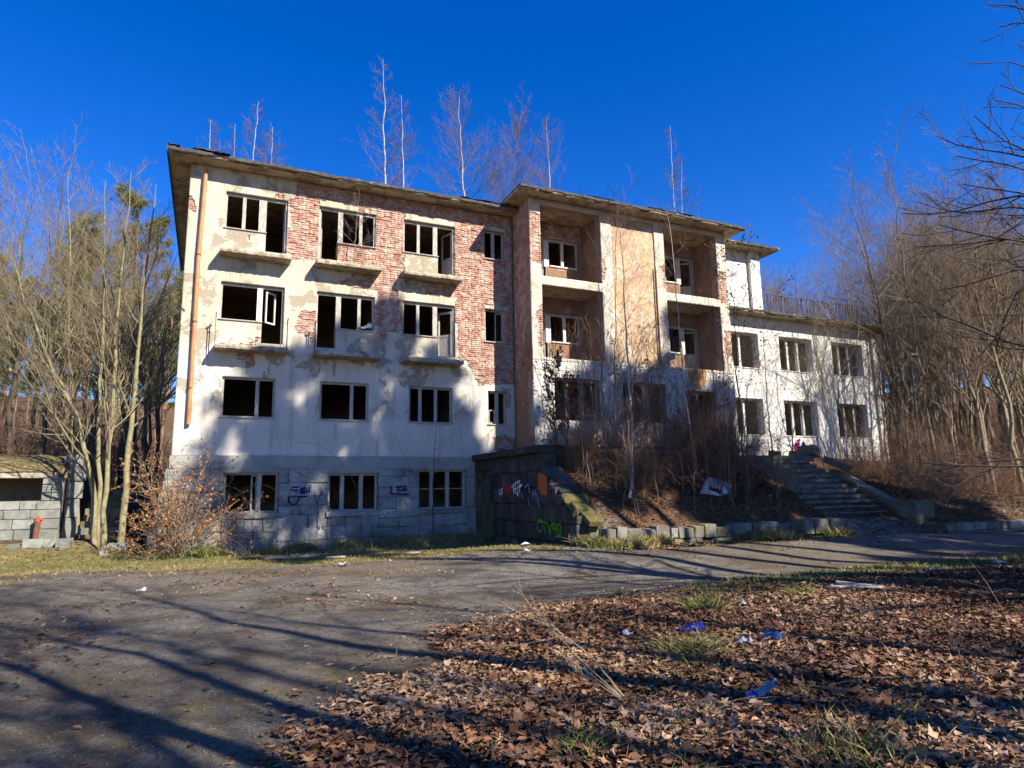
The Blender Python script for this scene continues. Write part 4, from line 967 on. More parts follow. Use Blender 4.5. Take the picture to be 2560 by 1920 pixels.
# kerb stones along the grass, left
for i, (u0, u1, v, h) in enumerate([(280, 495, 1455, .24), (500, 670, 1445, .22), (685, 850, 1445, .26), (1200, 1300, 1460, .12), (1310, 1530, 1425, .18), (80, 230, 1465, .10)]):
    a = atg(u0 / 4.88, 1080 + v / 4.88, .22); b = atg(u1 / 4.88, 1080 + v / 4.88, .22); c = (a + b) / 2
    o = link('kerb_stone', GP2[i % 6], None, None, loc=(c[0], c[1] + .15, float(G(c[0], c[1])) + h / 2 - .02), scale=(abs(b[0] - a[0]), .34, h + .04), rot=(r.normal(0, .05), r.normal(0, .04), r.normal(0, .06)))
    tag(o, ['wide pale kerb stone under the red standpipe', 'square tilted kerb stone next to the wide one', 'upright rough kerb stone in the middle of the row', 'small sunken kerb stone at the foot of the pale trunks', 'long pale kerb stone right of the pale trunks', 'flat thin kerb stone at the left edge'][i], 'kerb stone', 'kerb stones at the grass edge')
# mossy steps between outbuilding and trees
MS = thing('mossy_steps', 'narrow mossy stone steps climbing beside the outbuilding pier', 'steps', (-3.4, 4.5, .4))
for i in range(8):
    y = 3.6 + .36 * i; z = .55 + .21 * i
    link('step', MB().box(-3.85, -2.75 + .05 * (i % 3), y, y + .45, z - .3, z).mesh('step'), GRANM if i % 3 else MOSS, MS)

# ------------------------------------------------------------------ bare trees: branch curves grown level by level
def unit(v): return v / (np.linalg.norm(v, axis=-1, keepdims=True) + 1e-9)
def tubes(P, R, k):
    m, n, _ = P.shape
    T = np.empty_like(P); T[:, 1:-1] = P[:, 2:] - P[:, :-2]; T[:, 0] = P[:, 1] - P[:, 0]; T[:, -1] = P[:, -1] - P[:, -2]; T = unit(T)
    ref = np.where(np.abs(T[..., 2:3]) > .8, np.array([1., 0, 0]), np.array([0, 0, 1.])); A = unit(np.cross(T, ref)); B = np.cross(T, A)
    an = 2 * np.pi * np.arange(k) / k
    V = P[:, :, None] + R[:, :, None, None] * (A[:, :, None] * np.cos(an)[None, None, :, None] + B[:, :, None] * np.sin(an)[None, None, :, None])
    I = np.arange(m * n * k).reshape(m, n, k); J = np.roll(I, -1, axis=2)
    Fq = np.stack([I[:, :-1], J[:, :-1], J[:, 1:], I[:, 1:]], -1).reshape(-1, 4)
    return V.reshape(-1, 3), Fq
def merge(parts):
    VV, FF, o = [], [], 0
    for V, Fq in parts: VV.append(V); FF.append(Fq + o); o += len(V)
    return np.concatenate(VV), np.concatenate(FF)
def kids(P, R, c, t0, t1, ang, lenf, rf, n, trop, wob, r, taper=0.0, minr=.0015, absl=None, bias=None):
    m, N, _ = P.shape
    t = t0 + (t1 - t0) * (np.arange(c)[None] + r.random((m, c))) / c
    ix = t * (N - 1); i = np.minimum(ix.astype(int), N - 2); f = (ix - i)[..., None]; mi = np.arange(m)[:, None]
    b = P[mi, i] * (1 - f) + P[mi, i + 1] * f; tn = unit(P[mi, i + 1] - P[mi, i])
    rb = R[mi, i] * (1 - f[..., 0]) + R[mi, i + 1] * f[..., 0]
    pv = r.normal(size=(m, c, 3))
    if bias is not None: pv = pv + np.array(bias)
    pr = unit(pv - (pv * tn).sum(-1, keepdims=True) * tn)
    a = rad(ang) * r.uniform(.7, 1.3, (m, c, 1)); d = tn * np.cos(a) + pr * np.sin(a)
    Lp = np.linalg.norm(np.diff(P, axis=1), axis=-1).sum(1)[:, None]
    L = (absl if absl is not None else Lp * lenf) * (1 - taper * (t - t0) / (t1 - t0 + 1e-6)) * r.uniform(.65, 1.25, (m, c))
    M_ = m * c; d = d.reshape(M_, 3); L = L.reshape(M_, 1); b = b.reshape(M_, 3); rb = rb.reshape(M_)
    Q = np.empty((M_, n, 3)); Q[:, 0] = b
    for s in range(1, n):
        d = unit(d + np.array([0, 0, trop]) + wob * r.normal(size=(M_, 3))); Q[:, s] = Q[:, s - 1] + d * L / (n - 1)
    r0 = np.minimum(np.maximum(rb * rf, minr), rb * .9); Rr = np.maximum(r0[:, None] * np.linspace(1, .30, n)[None], minr * .8)
    return Q, Rr
def stem(pts, r0, r1, n=14, wob=.01, r=None):
    pts = np.array(pts, float); s = np.r_[0, np.cumsum(np.linalg.norm(np.diff(pts, axis=0), axis=1))]; u = np.linspace(0, s[-1], n)
    P = np.stack([np.interp(u, s, pts[:, i]) for i in range(3)], -1)
    for _ in range(2): P[1:-1] = (P[:-2] + 2 * P[1:-1] + P[2:]) / 4
    if r is not None: P[1:-1] += r.normal(size=(n - 2, 3)) * wob * s[-1] * np.array([1, 1, .2])
    return P[None], np.linspace(r0, r1, n)[None] ** 1.0
def bare(P, R, lv, r, k0=8):
    """trunk + levels -> (trunk mesh arrays, crown mesh arrays, last level curves)"""
    tv = tubes(P, R, k0); cr = []; cp, cR = P, R
    last = None
    for L in lv:
        kk = L.pop('k', 3); cp, cR = kids(cp, cR, r=r, **L); cr.append(tubes(cp, cR, kk)); last = (cp, cR)
    return tv, merge(cr), last
def leaves_on(Q, n, size, r, cols, droop=.0):
    m, N, _ = Q.shape; k = r.integers(0, m, n); t = r.random(n) * (N - 1.001); i = t.astype(int); f = (t - i)[:, None]
    c = Q[k, i] * (1 - f) + Q[k, i + 1] * f
    return leaf_mesh(c, unit(r.normal(size=(n, 3)) - np.array([0, 0, droop])), unit(r.normal(size=(n, 3))), size * r.uniform(.6, 1.3, n), cols[r.integers(0, len(cols), n)] * r.uniform(.7, 1.25, (n, 1)))
def leaf_mesh(c, d, nrm, s, col, curl=.25):
    curl = np.broadcast_to(np.asarray(curl, float), (len(c),))[:, None]; wd = np.random.default_rng(len(c)).uniform(.55, 1.15, (len(c), 1))
    """folded six point leaves"""
    d = unit(d); x = unit(np.cross(d, nrm)); n = np.cross(x, d); s = np.asarray(s)[:, None]
    pts = [(-.5, 0, 0), (-.12, -.30, curl), (.28, -.22, curl), (.5, 0, .1), (.28, .22, curl), (-.12, .30, curl)]
    V = np.stack([c + s * (d * a + x * b * wd + n * e) for a, b, e in pts], 1)
    m = len(c); I = np.arange(m)[:, None] * 6
    Fq = np.concatenate([I + np.array([[0, 1, 2, 3]]), I + np.array([[0, 3, 4, 5]])])
    return V.reshape(-1, 3), Fq, np.repeat(col, 6, 0)
def tree_obj(name, label, cat, base, tv, cv, tm, cm, group=None, extra=None, local=False):
    """world-coordinate tree: Empty at base, trunk + crown as children"""
    o = thing(name, label, cat, base, group)
    link('trunk', fast('trunk', *tv, smooth=True), tm, o); link('crown', fast('crown', *cv), cm, o)
    for nm, V, Fq, col, mt in (extra or []): link(nm, fast(nm, V, Fq, col), mt, o)
    return o
def place(proto, label, cat, name, loc, sc, rz, group=None, tilt=0.0):
    o = thing(name, label, cat, loc, group); o.scale = sc if hasattr(sc, '__len__') else (sc, sc, sc); o.rotation_euler = (tilt * math.cos(rz * 3), tilt * math.sin(rz * 5), rz)
    for nm, me in proto:
        c = bpy.data.objects.new(nm, me); COL.objects.link(c); c.parent = o
    return o
def proto(tv, cv, tm, cm, extra=()):
    a = fast('trunk', *tv, smooth=True); a.materials.append(tm); b = fast('crown', *cv); b.materials.append(cm); L = [('trunk', a), ('crown', b)]
    for nm, V, Fq, col, mt in extra:
        e = fast(nm, V, Fq, col); e.materials.append(mt); L.append((nm, e))
    return L
r = np.random.default_rng(101)
# --- pale young trees at the left corner of the building, traced one by one
def px_path(pts, Y0, dy=0.0):
    out = []
    for i, (u, v) in enumerate(pts): out.append(at(u, v, Y0 + dy * i))
    g = float(G(out[0][0], out[0][1])) - .15
    if out[0][2] > g: out.insert(0, np.array([out[0][0], out[0][1], g]))
    return out
PALE = [([(239, 1336), (228, 1180), (202, 1076), (185, 1012), (156, 966), (124, 914), (107, 868), (84, 795), (52, 735), (30, 640)], 2.4, .13, 'pale trunk leaning far to the left beside the mossy steps'),
        ([(245, 1342), (249, 1180), (247, 1105), (243, 1047), (252, 989), (252, 902), (257, 830), (259, 772), (260, 700), (262, 494), (264, 450)], 2.6, .10, 'slender pale crooked trunk second from the mossy steps'),
        ([(259, 1357), (266, 1180), (279, 1061), (286, 960), (292, 873), (294, 787), (304, 700), (322, 480), (328, 430)], 1.4, .11, 'pale trunk standing nearest the grass edge'),
        ([(303, 1338), (317, 1174), (327, 1061), (338, 960), (350, 845), (356, 758), (360, 700), (382, 540), (390, 460)], 1.8, .14, 'straightest pale trunk, closest to the building corner'),
        ([(196, 1340), (190, 1180), (175, 1050), (178, 900), (170, 780), (175, 600), (169, 480), (170, 430)], 4.5, .09, 'thin pale trunk behind the leaning one, half hidden by twigs')]
for i, (p, Y0, r0, lab) in enumerate(PALE):
    P, R = stem(px_path(p, Y0, .12), r0 * .78, .010, 20, .002, r)
    tv, cv, last = bare(P, R, [dict(c=18, t0=.20, t1=.98, ang=40, lenf=.32, rf=.50, n=7, trop=.09, wob=.10, taper=.72, minr=.006, k=4), dict(c=9, t0=.15, t1=1, ang=40, lenf=.42, rf=.55, n=5, trop=.10, wob=.12, taper=.4, minr=.004), dict(c=6, t0=.1, t1=1, ang=38, lenf=.45, rf=.6, n=4, trop=.06, wob=.12, minr=.0028)], r)
    tree_obj('young_tree', lab, 'tree', tuple(P[0, 0]), tv, cv, BARKP, TWIGO, 'pale young trees at the building corner')
# --- forest prototypes
def forest(h, r0, seed, fork=.45, c1=20, c2=9, c3=7, ang=42, lf=.36, wob=.004, trop=.08, tw=.0035):
    q = np.random.default_rng(seed)
    P, R = stem([(0, 0, -.3), (q.normal(0, .15), q.normal(0, .15), h * .35), (q.normal(0, .35), q.normal(0, .35), h * .7), (q.normal(0, .5), q.normal(0, .5), h)], r0, .012, 16, wob, q)
    return bare(P, R, [dict(c=c1, t0=fork, t1=.98, ang=ang, lenf=lf, rf=.5, n=7, trop=trop, wob=.11, taper=.5, minr=.013, k=4), dict(c=c2, t0=.15, t1=1, ang=42, lenf=.42, rf=.55, n=5, trop=trop, wob=.13, taper=.35, minr=.007), dict(c=c3, t0=.1, t1=1, ang=40, lenf=.5, rf=.6, n=4, trop=.03, wob=.13, minr=tw)], q)
FT = []
for i in range(5):
    tv, cv, _ = forest(13 + i * .8, .11 + .02 * (i % 3), 300 + i, fork=(.25, .4, .3, .5, .2)[i], c1=(24, 20, 26, 18, 24)[i], c2=8, c3=5, tw=.0048, ang=(36, 46, 30, 50, 40)[i])
    FT.append(proto(tv, cv, (BARKB, BARKP, BARKB, BARKD, BARKB)[i], TWIGB))
FTD = []
for i in range(2):
    tv, cv, _ = forest(13 + i, .13, 340 + i, fork=.35, c1=16, c2=6, c3=3, tw=.010); FTD.append(proto(tv, cv, BARKB, TWIGB))
LT = []
for i in range(3):
    tv, cv, _ = forest(15 + i, .15, 330 + i, fork=.35, c1=20, c2=8, c3=5, ang=38)
    LT.append(proto(tv, cv, BARKD, (TWIGB, TWIGO, TWIGB)[i]))
# --- pines
def pine(h, r0, seed, clumps=330, need=34, nl=.30, nw=.022, crown0=.55, spread=.20):
    q = np.random.default_rng(seed)
    P, R = stem([(0, 0, -.3), (q.normal(0, .15), q.normal(0, .15), h * .5), (q.normal(0, .3), q.normal(0, .3), h)], r0, .04, 14, .006, q)
    c1p, c1r = kids(P, R, c=22, t0=crown0, t1=.99, ang=72, lenf=spread, rf=.4, n=6, trop=.10, wob=.12, r=q, taper=.55, minr=.02)
    c2p, c2r = kids(c1p, c1r, c=7, t0=.3, t1=1, ang=45, lenf=.45, rf=.5, n=4, trop=.12, wob=.12, r=q, minr=.01)
    cr = merge([tubes(c1p, c1r, 4), tubes(c2p, c2r, 3)])
    k = q.integers(0, len(c2p), clumps); s = q.integers(1, 4, clumps); c = c2p[k, s] + q.normal(0, .10, (clumps, 3))
    n = clumps * need; d = unit(q.normal(size=(n, 3)) + np.array([0, 0, .35])); b = np.repeat(c, need, 0) + q.normal(0, .13, (n, 3)); w = unit(np.cross(d, q.normal(size=(n, 3)))) * nw; L = nl * q.uniform(.6, 1.3, (n, 1))
    V = np.stack([b - w, b + w, b + d * L], 1).reshape(-1, 3); Fq = np.arange(n * 3).reshape(-1, 3)
    return tubes(P, R, 8), cr, [('needles', V, Fq, None, NEEDLE)]
PN = []
for i in range(2):
    tv, cv, ex = pine(18 + 2 * i, .20, 400 + i, clumps=400, crown0=.36, spread=.16); PN.append(proto(tv, cv, BARKPINE, BARKPINE, ex))
# left wood: behind the outbuilding and the building's shaded flank
gl = 'bare trees of the wood behind the outbuilding'
for i, (x, y, s, k) in enumerate([(-4.6, 10.5, .95, 0), (-6.2, 9.5, 1.0, 1), (-7.6, 11.5, 1.0, 2), (-3.4, 11.8, .92, 1), (-2.4, 14.5, .9, 0), (-9.4, 12.5, 1.05, 0), (-11, 10.8, .95, 1), (-2.9, 18, .95, 2), (-5.4, 16, 1.05, 0), (-8.4, 17, 1.1, 1), (-12.5, 16, 1.05, 2), (-10.5, 21, 1.2, 1), (-6.6, 23, 1.15, 2), (-3.9, 25, 1.0, 0), (-14.5, 21, 1.2, 0), (-13, 27, 1.2, 1), (-17, 26, 1.3, 2), (-2.2, 9.2, .8, 2), (-4.2, 30, 1.2, 1), (-9, 30, 1.3, 0), (-3.0, 12.8, .8, 2), (-5.2, 12.0, .85, 1), (-6.9, 13.5, .9, 2), (-8.6, 9.6, .8, 1), (-2.0, 12.2, .75, 1), (-4.0, 14.6, .9, 2), (-10.2, 13.4, .9, 1), (-7.4, 15.5, .95, 2), (-9.6, 18.6, 1.0, 1), (-2.6, 16.4, .85, 1), (-12.0, 12.6, .9, 2)]):
    place(LT[k], 'dark bare tree in the wood behind the stone outbuilding', 'tree', 'forest_tree', (x, y, float(G(x, y))), s * (.74 + .1 * r.random()), r.random() * 6.28, gl, tilt=.07)
for i, (x, y, s) in enumerate([(-5.2, 13.0, .72), (-3.6, 18.5, .82), (-6.6, 18, .78), (-10.5, 16.5, .55), (-3.0, 24, .80), (-12.8, 24, .62), (-8.0, 23, .84), (-5.2, 26, .90)]):
    place(PN[i % 2], 'green topped pine in the wood behind the stone outbuilding', 'tree', 'pine_tree', (x, y, float(G(x, y))), s, r.random() * 6.28, 'pines of the wood behind the outbuilding', tilt=.05)
for i in range(26):
    x = -30 + 27 * ((i * .618) % 1); y = 33 + 1.3 * i
    (place(PN[i % 2], 'distant pine far behind the outbuilding', 'tree', 'pine_tree', (x, y, float(G(x, y))), .62 + .2 * ((i * .37) % 1), i, 'distant trees beyond the outbuilding') if i % 3 else
     place(FTD[i % 2], 'distant bare tree far behind the outbuilding', 'tree', 'forest_tree', (x, y, float(G(x, y))), .8, i, 'distant trees beyond the outbuilding', tilt=.05))
for i in range(22):
    x = -62 + 58 * ((i * .618) % 1); y = 78 + 2.6 * i
    place(PN[i % 2], 'pine on the distant hill behind the wood', 'tree', 'pine_tree', (x, y, float(G(x, y)) - .5), 1.0 + .3 * ((i * .37) % 1), i, 'pines on the distant hill')
# right wood
gr_ = 'bare trees of the wood beside the white wing'
n = 0; q = np.random.default_rng(77)
spots = []
while n < 118:
    az = q.uniform(46, 72) if n % 3 else q.uniform(54.8, 63); D = (22 + 42 * q.random() ** .8) if n % 3 else q.uniform(33, 48); x = D * math.sin(rad(az)); y = -22.49 + D * math.cos(rad(az))
    if az < 54.8 and y < 12.5: continue
    if az < 57 and D < 30: continue
    if y < -6.5: continue
    if any(math.hypot(x - a, y - b) < 1.0 for a, b in spots): continue
    spots.append((x, y)); n += 1
    hgt = (.62 + .25 * q.random()) * (1.0 + (D - 30) * .010)
    place(FT[q.integers(5)], 'slender bare tree in the wood beside the white wing', 'tree', 'forest_tree', (x, y, float(G(x, y)) - .1), (hgt * .95, hgt * .95, hgt), q.random() * 6.28, gr_, tilt=.08)
for i in range(40):
    az = 54 + 18 * ((i * .618) % 1); D = 66 + 1.1 * i; x = D * math.sin(rad(az)); y = -22.49 + D * math.cos(rad(az))
    place(FTD[i % 2], 'distant bare tree on the slope beyond the wood', 'tree', 'forest_tree', (x, y, float(G(x, y)) - .2), 1.0 + .25 * ((i * .37) % 1), i, 'distant trees on the right slope', tilt=.05)
for x, y, s in [(25, 13, .66), (28, 14.5, .7), (34, 12, .9), (37, 15, .95), (41, 14, 1), (33, 17, .85), (45, 18, 1), (38, 20, 1.0), (30, 19, .75), (26, 20, .72), (49, 12, 1), (34, 22, .95), (42, 24, 1.05)]:
    place(FT[int(x) % 5], 'slender bare tree showing above the roof terrace railing', 'tree', 'forest_tree', (x, y, 2.6), s, x, 'bare trees behind the white wing', tilt=.05)
# two individually visible trees at the wing's right corner
for p, Y0, r0, lab in (([(2400, 1230), (2330, 1010), (2300, 880), (2295, 760), (2310, 660), (2300, 560)], -1.5, .10, 'forked bare tree rising clear of the wood right of the white wing'), ([(2160, 1165), (2120, 1060), (2080, 980), (2150, 850), (2148, 740)], -1.0, .055, 'crooked bare tree crossing the right window of the wing'), ([(1985, 1190), (1975, 1100), (2010, 1000), (2060, 900), (2080, 800)], -2.2, .035, 'thin bare tree leaning before the middle window of the wing'), ([(2105, 1180), (2090, 1080), (2058, 990), (2040, 900), (2035, 790)], -1.6, .04, 'thin bare tree leaning left beside the wing pilaster')):
    P, R = stem(px_path(p, Y0), r0, .010, 16, .004, r)
    tv, cv, _ = bare(P, R, [dict(c=13, t0=.3, t1=.97, ang=42, lenf=.42, rf=.5, n=7, trop=.08, wob=.11, taper=.5, minr=.006, k=4), dict(c=8, t0=.15, t1=1, ang=42, lenf=.42, rf=.55, n=5, trop=.06, wob=.13, minr=.004), dict(c=6, t0=.1, t1=1, ang=40, lenf=.45, rf=.6, n=4, trop=.03, wob=.13, minr=.0028)], r)
    tree_obj('bare_tree', lab, 'tree', tuple(P[0, 0]), tv, cv, BARKB, TWIGB)
# --- birches rooted on the roof
def birch(base, top, width, seed, dens=1.0, lab='', r0=.05, stems=1, tm=BIRCH):
    q = np.random.default_rng(seed); b = np.array(base); t = np.array(top); Ps = []; TV = []; CV = []
    for s in range(stems):
        off = np.array([q.normal(0, .35), q.normal(0, .35), 0]) * (s > 0); tt = t + off * 2.2 - np.array([0, 0, (t[2] - b[2]) * .22 * q.random()]) * (s > 0)
        P, R = stem([b + off * .3, b * .5 + tt * .5 + off * .5, tt], r0 * .8 * (1 if s == 0 else .6), .005, 16, .004, q); H = np.linalg.norm(tt - b)
        tv, cv, _ = bare(P, R, [dict(c=int(32 * dens), t0=.07, t1=.97, ang=50, lenf=0, absl=width * H * 1.5, rf=.35, n=6, trop=.085, wob=.08, taper=.78, minr=.0042), dict(c=9, t0=.15, t1=1, ang=32, lenf=.40, rf=.6, n=4, trop=.05, wob=.10, minr=.0032), dict(c=4, t0=.2, t1=1, ang=30, lenf=.45, rf=.6, n=3, trop=.02, wob=.10, minr=.0026)], q)
        TV.append(tv); CV.append(cv)
    tree_obj('roof_birch', lab, 'tree', tuple(b), merge(TV), merge(CV), tm, TWIGP, 'birches growing on the roof')
birch((5.72, 1.5, 12.58), (5.5, 1.5, 19.0), .16, 1, 1.15, 'tallest slim birch on the roof left of centre', .055)
birch((6.45, 1.5, 12.58), (6.28, 1.5, 17.6), .16, 2, .9, 'shorter slim birch right beside the tallest roof birch', .045)
birch((8.95, 1.5, 12.58), (8.75, 1.5, 18.4), .27, 3, 1.7, 'broad pointed birch on the roof above the brick corner', .055)
birch((11.1, 2.0, 12.78), (11.9, 2.0, 18.6), .22, 4, .7, 'bushy many stemmed birch clump on the middle roof', .035, 4, TWIGP)
birch((10.3, 1.2, 12.60), (10.0, 1.2, 15.6), .24, 14, .6, 'low bushy birch left of the many stemmed clump', .022, 2, TWIGP)
birch((13.0, 1.5, 12.78), (12.9, 1.5, 18.2), .24, 5, 1.3, 'pointed birch right of the many stemmed roof clump', .045)
birch((19.7, 1.5, 12.78), (19.75, 1.5, 19.4), .15, 6, .9, 'tall thin birch on the roof end above the right loggia', .045)
birch((20.3, 1.9, 12.78), (20.7, 1.9, 18.0), .15, 7, .7, 'shorter thin birch at the right end of the roof', .035)
birch((.8, 1.5, 12.58), (.95, 1.5, 16.0), .22, 8, .7, 'leaning birch on the left part of the roof', .035)
birch((-.55, 1.5, 12.58), (-.6, 1.5, 14.9), .26, 9, .6, 'small birch nearest the left roof corner', .022)
birch((.25, 1.8, 12.58), (.2, 1.8, 15.1), .16, 10, .5, 'thin birch twig between the two left roof birches', .016)
birch((1.5, 1.3, 12.58), (1.45, 1.3, 15.0), .26, 11, .6, 'small birch right of the leaning one', .02)
birch((4.18, -.35, 9.66), (4.3, -.45, 12.3), .24, 12, .45, 'sapling rooted in the middle top balcony slab', .018, 1, TWIGO)
# --- saplings on the bank before the loggias
SAP = [([(1570, 1255), (1590, 1150), (1582, 980), (1580, 800), (1575, 545)], -6.2, .046, 'white trunked birch in front of the ochre panel', BIRCH, 0),
       ([(1520, 1200), (1505, 1060), (1490, 888), (1484, 636), (1470, 505)], -5.4, .032, 'slim sapling rising past the left loggias', BARKB, 0),
       ([(1545, 1215), (1530, 1050), (1525, 800), (1522, 510)], -5.0, .022, 'thin sapling right beside the pale loggia pier', TWIGB, 0),
       ([(1740, 1180), (1722, 1000), (1705, 720), (1688, 520)], -5.2, .032, 'slim sapling before the right loggias', BIRCH, 0),
       ([(1800, 1190), (1785, 1000), (1765, 760), (1755, 640)], -5.2, .018, 'thin sapling at the right loggia edge', TWIGB, 0),
       ([(1873, 1255), (1860, 1100), (1850, 950), (1840, 590)], -6.0, .035, 'sapling with tangled leaves left of the stairs', BARKB, 900),
       ([(1941, 1266), (1932, 1100), (1926, 950), (1922, 790)], -6.4, .028, 'slim sapling nearest the stairs', TWIGR, 0),
       ([(1412, 1135), (1420, 1050), (1400, 960), (1385, 890)], -5.0, .040, 'short beech sapling with withered leaves by the left tower window', BARKD, 1500),
       ([(1395, 1135), (1385, 1040), (1372, 960)], -4.9, .030, 'small beech sapling with withered leaves at the terrace corner', BARKD, 800),
       ([(1650, 1200), (1648, 1000), (1662, 820)], -5.4, .016, 'thin whip between the birch and the tower door', TWIGR, 0),
       ([(1690, 1245), (1680, 1100), (1668, 900)], -6.0, .018, 'bent whip in front of the tower door jamb', TWIGR, 0),
       ([(1460, 1230), (1452, 1100), (1440, 930)], -6.0, .016, 'thin whip on the bank under the left loggia', TWIGR, 0),
       ([(1830, 1250), (1812, 1100), (1800, 930), (1795, 800)], -6.5, .02, 'grey whip beside the white appliance', TWIGB, 0),
       ([(1610, 1265), (1625, 1130), (1618, 1000)], -6.6, .014, 'short whip right of the white birch', TWIGR, 0)]
brown = np.array([(0.20, 0.085, 0.035), (0.28, 0.13, 0.055), (0.14, 0.06, 0.03), (0.34, 0.18, 0.085)])
for p, Y0, r0, lab, tm, nl in SAP:
    P, R = stem(px_path(p, Y0), r0, .005, 16, .004, r)
    P[0, :, 1] += np.linspace(0, .6, 16) * r.uniform(-1, 1)
    tv, cv, last = bare(P, R, [dict(c=15, t0=.22, t1=.97, ang=38, lenf=.30, rf=.42, n=6, trop=.09, wob=.09, taper=.6, minr=.004), dict(c=8, t0=.15, t1=1, ang=40, lenf=.42, rf=.6, n=4, trop=.05, wob=.11, minr=.0028), dict(c=4, t0=.2, t1=1, ang=36, lenf=.45, rf=.6, n=3, trop=.02, wob=.11, minr=.002)], r)
    ex = []
    if nl:
        V, Fq, c = leaves_on(last[0], nl, .075, r, brown, .5); ex = [('leaves', V, Fq, c, LEAF)]
    tree_obj('sapling', lab, 'sapling', tuple(P[0, 0]), tv, cv, tm, TWIGR if tm is not BIRCH else TWIGP, 'saplings on the leafy bank', ex)
# --- shrubs: arching stems from one root
def shrub(seed, ns=16, h=1.7, rr=.008, arch=-.06, nl=0, spread=.55, c2=6, ls=.07, n2=True):
    q = np.random.default_rng(seed); n = 8
    d = unit(np.concatenate([q.normal(0, spread, (ns, 2)), np.ones((ns, 1))], 1)); P = np.zeros((ns, n, 3)); P[:, 0, :2] = q.normal(0, .12, (ns, 2)); L = h * q.uniform(.6, 1.3, (ns, 1))
    for s in range(1, n):
        d = unit(d + np.array([0, 0, arch * s / 2]) + .09 * q.normal(size=(ns, 3))); P[:, s] = P[:, s - 1] + d * L / (n - 1)
    R = rr * q.uniform(.6, 1.3, (ns, 1)) * np.linspace(1, .35, n)[None]
    k1, k1r = kids(P, R, c=c2, t0=.25, t1=1, ang=42, lenf=.35, rf=.6, n=5, trop=.02, wob=.13, r=q, minr=.003); k2, k2r = kids(k1, k1r, c=3, t0=.2, t1=1, ang=40, lenf=.45, rf=.6, n=3, trop=0, wob=.1, r=q, minr=.0022)
    ex = []
    if nl:
        V, Fq, c = leaves_on(k2, nl, ls, q, brown * np.array([1.35, 1.30, 1.15]), .4); ex = [('leaves', V, Fq, c, LEAF)]
    return tubes(P, R, 4), merge([tubes(k1, k1r, 3), tubes(k2, k2r, 3)]), ex
SH = []
for i in range(4):
    tv, cv, ex = shrub(500 + i, 22, 1.5 + .3 * i, arch=(-.10, .02, -.05, -.16)[i], nl=(0, 160, 60, 0)[i]); SH.append(proto(tv, cv, TWIGR, (TWIGR, TWIGB)[i % 2], ex))
for L in SH:
    for j, (nm, me) in enumerate(L): L[j] = ({'trunk': 'stems', 'crown': 'twigs'}.get(nm, nm), me)
q = np.random.default_rng(88)
for i in range(40):
    x = q.uniform(10.8, 17.4); y = q.uniform(-6.6, -3.4)
    if i < 10: x = q.uniform(15.3, 17.0); y = q.uniform(-5.2, -3.2)
    place(SH[q.integers(4)], 'tangled leafless shrub on the bank below the tower', 'shrub', 'shrub', (x, y, float(G(x, y)) - .05), q.uniform(.6, 1.1), q.random() * 6.28, 'shrubs on the bank below the tower')
WP = []
for i in range(4):
    q9 = np.random.default_rng(610 + i); P, R = stem([(0, 0, -.1), (q9.normal(0, .1), q9.normal(0, .1), 1.6), (q9.normal(0, .25), q9.normal(0, .25), 3.6)], .013, .003, 12, .008, q9)
    tv, cv, last = bare(P, R, [dict(c=13, t0=.22, t1=.97, ang=38, lenf=.22, rf=.5, n=5, trop=.07, wob=.09, taper=.5, minr=.0035), dict(c=5, t0=.2, t1=1, ang=38, lenf=.42, rf=.6, n=4, trop=.04, wob=.11, minr=.0026)], q9)
    ex = []
    if i == 1:
        V, Fq, c = leaves_on(last[0], 90, .06, q9, brown, .5); ex = [('leaves', V, Fq, c, LEAF)]
    WP.append(proto(tv, cv, (TWIGR, TWIGB, BARKB, TWIGR)[i], (TWIGR, TWIGB)[i % 2], ex))
for i in range(92):
    x = q.uniform(9.5, 17.6); y = q.uniform(-6.9, -2.6)
    place(WP[q.integers(4)], 'thin upright whip in the thicket on the bank below the tower', 'sapling', 'sapling', (x, y, float(G(x, y)) - .02), q.uniform(.6, 1.35), q.random() * 6.28, 'whips on the bank below the tower', tilt=.12)
for i in range(34):
    x = q.uniform(21.7, 31); y = q.uniform(-7.6, -1.2)
    place(WP[q.integers(4)], 'thin upright whip in the thicket right of the stairs', 'sapling', 'sapling', (x, y, float(G(x, y)) - .02), q.uniform(.7, 1.5) * (.75 if x < 28 else 1), q.random() * 6.28, 'whips right of the stairs', tilt=.15)
for i in range(7):
    x = 9.4 + .3 * i; y = -4.6 - .35 * (i % 3)
    place(SH[1 + i % 2], 'withered shrub spilling over the top of the dark wall', 'shrub', 'shrub', (x, y, float(G(x, y)) - .05), .6 + .1 * (i % 3), i * 1.3, 'shrubs on the dark wall')
for i in range(46):
    x = q.uniform(22.2, 31); y = q.uniform(-7.4, -2)
    place(SH[q.integers(4)], 'tangled brown shrub on the slope right of the stairs', 'shrub', 'shrub', (x, y, float(G(x, y)) - .05), q.uniform(.6, 1.1), q.random() * 6.28, 'shrubs right of the stairs')
for i in range(34):
    x = q.uniform(31, 52); y = q.uniform(-7, 8)
    place(SH[q.integers(4)], 'tangled brown shrub at the edge of the wood beyond the wing', 'shrub', 'shrub', (x, y, float(G(x, y)) - .05), q.uniform(1.3, 2.2), q.random() * 6.28, 'shrubs at the edge of the wood')
for i, (x, y, s, k) in enumerate([(5.0, -.7, .55, 0), (5.5, -.75, .5, 3), (3.9, -.7, .45, 3), (6.9, -.8, .5, 0), (1.9, -.8, .55, 3), (8.2, -.9, .4, 0), (2.8, -.75, .4, 3), (7.6, -.7, .45, 3)]):
    place(SH[k], 'dry bramble clump at the foot of the granite plinth', 'shrub', 'bramble', (x, y, float(G(x, y)) - .03), s, x * 3, 'brambles along the plinth')
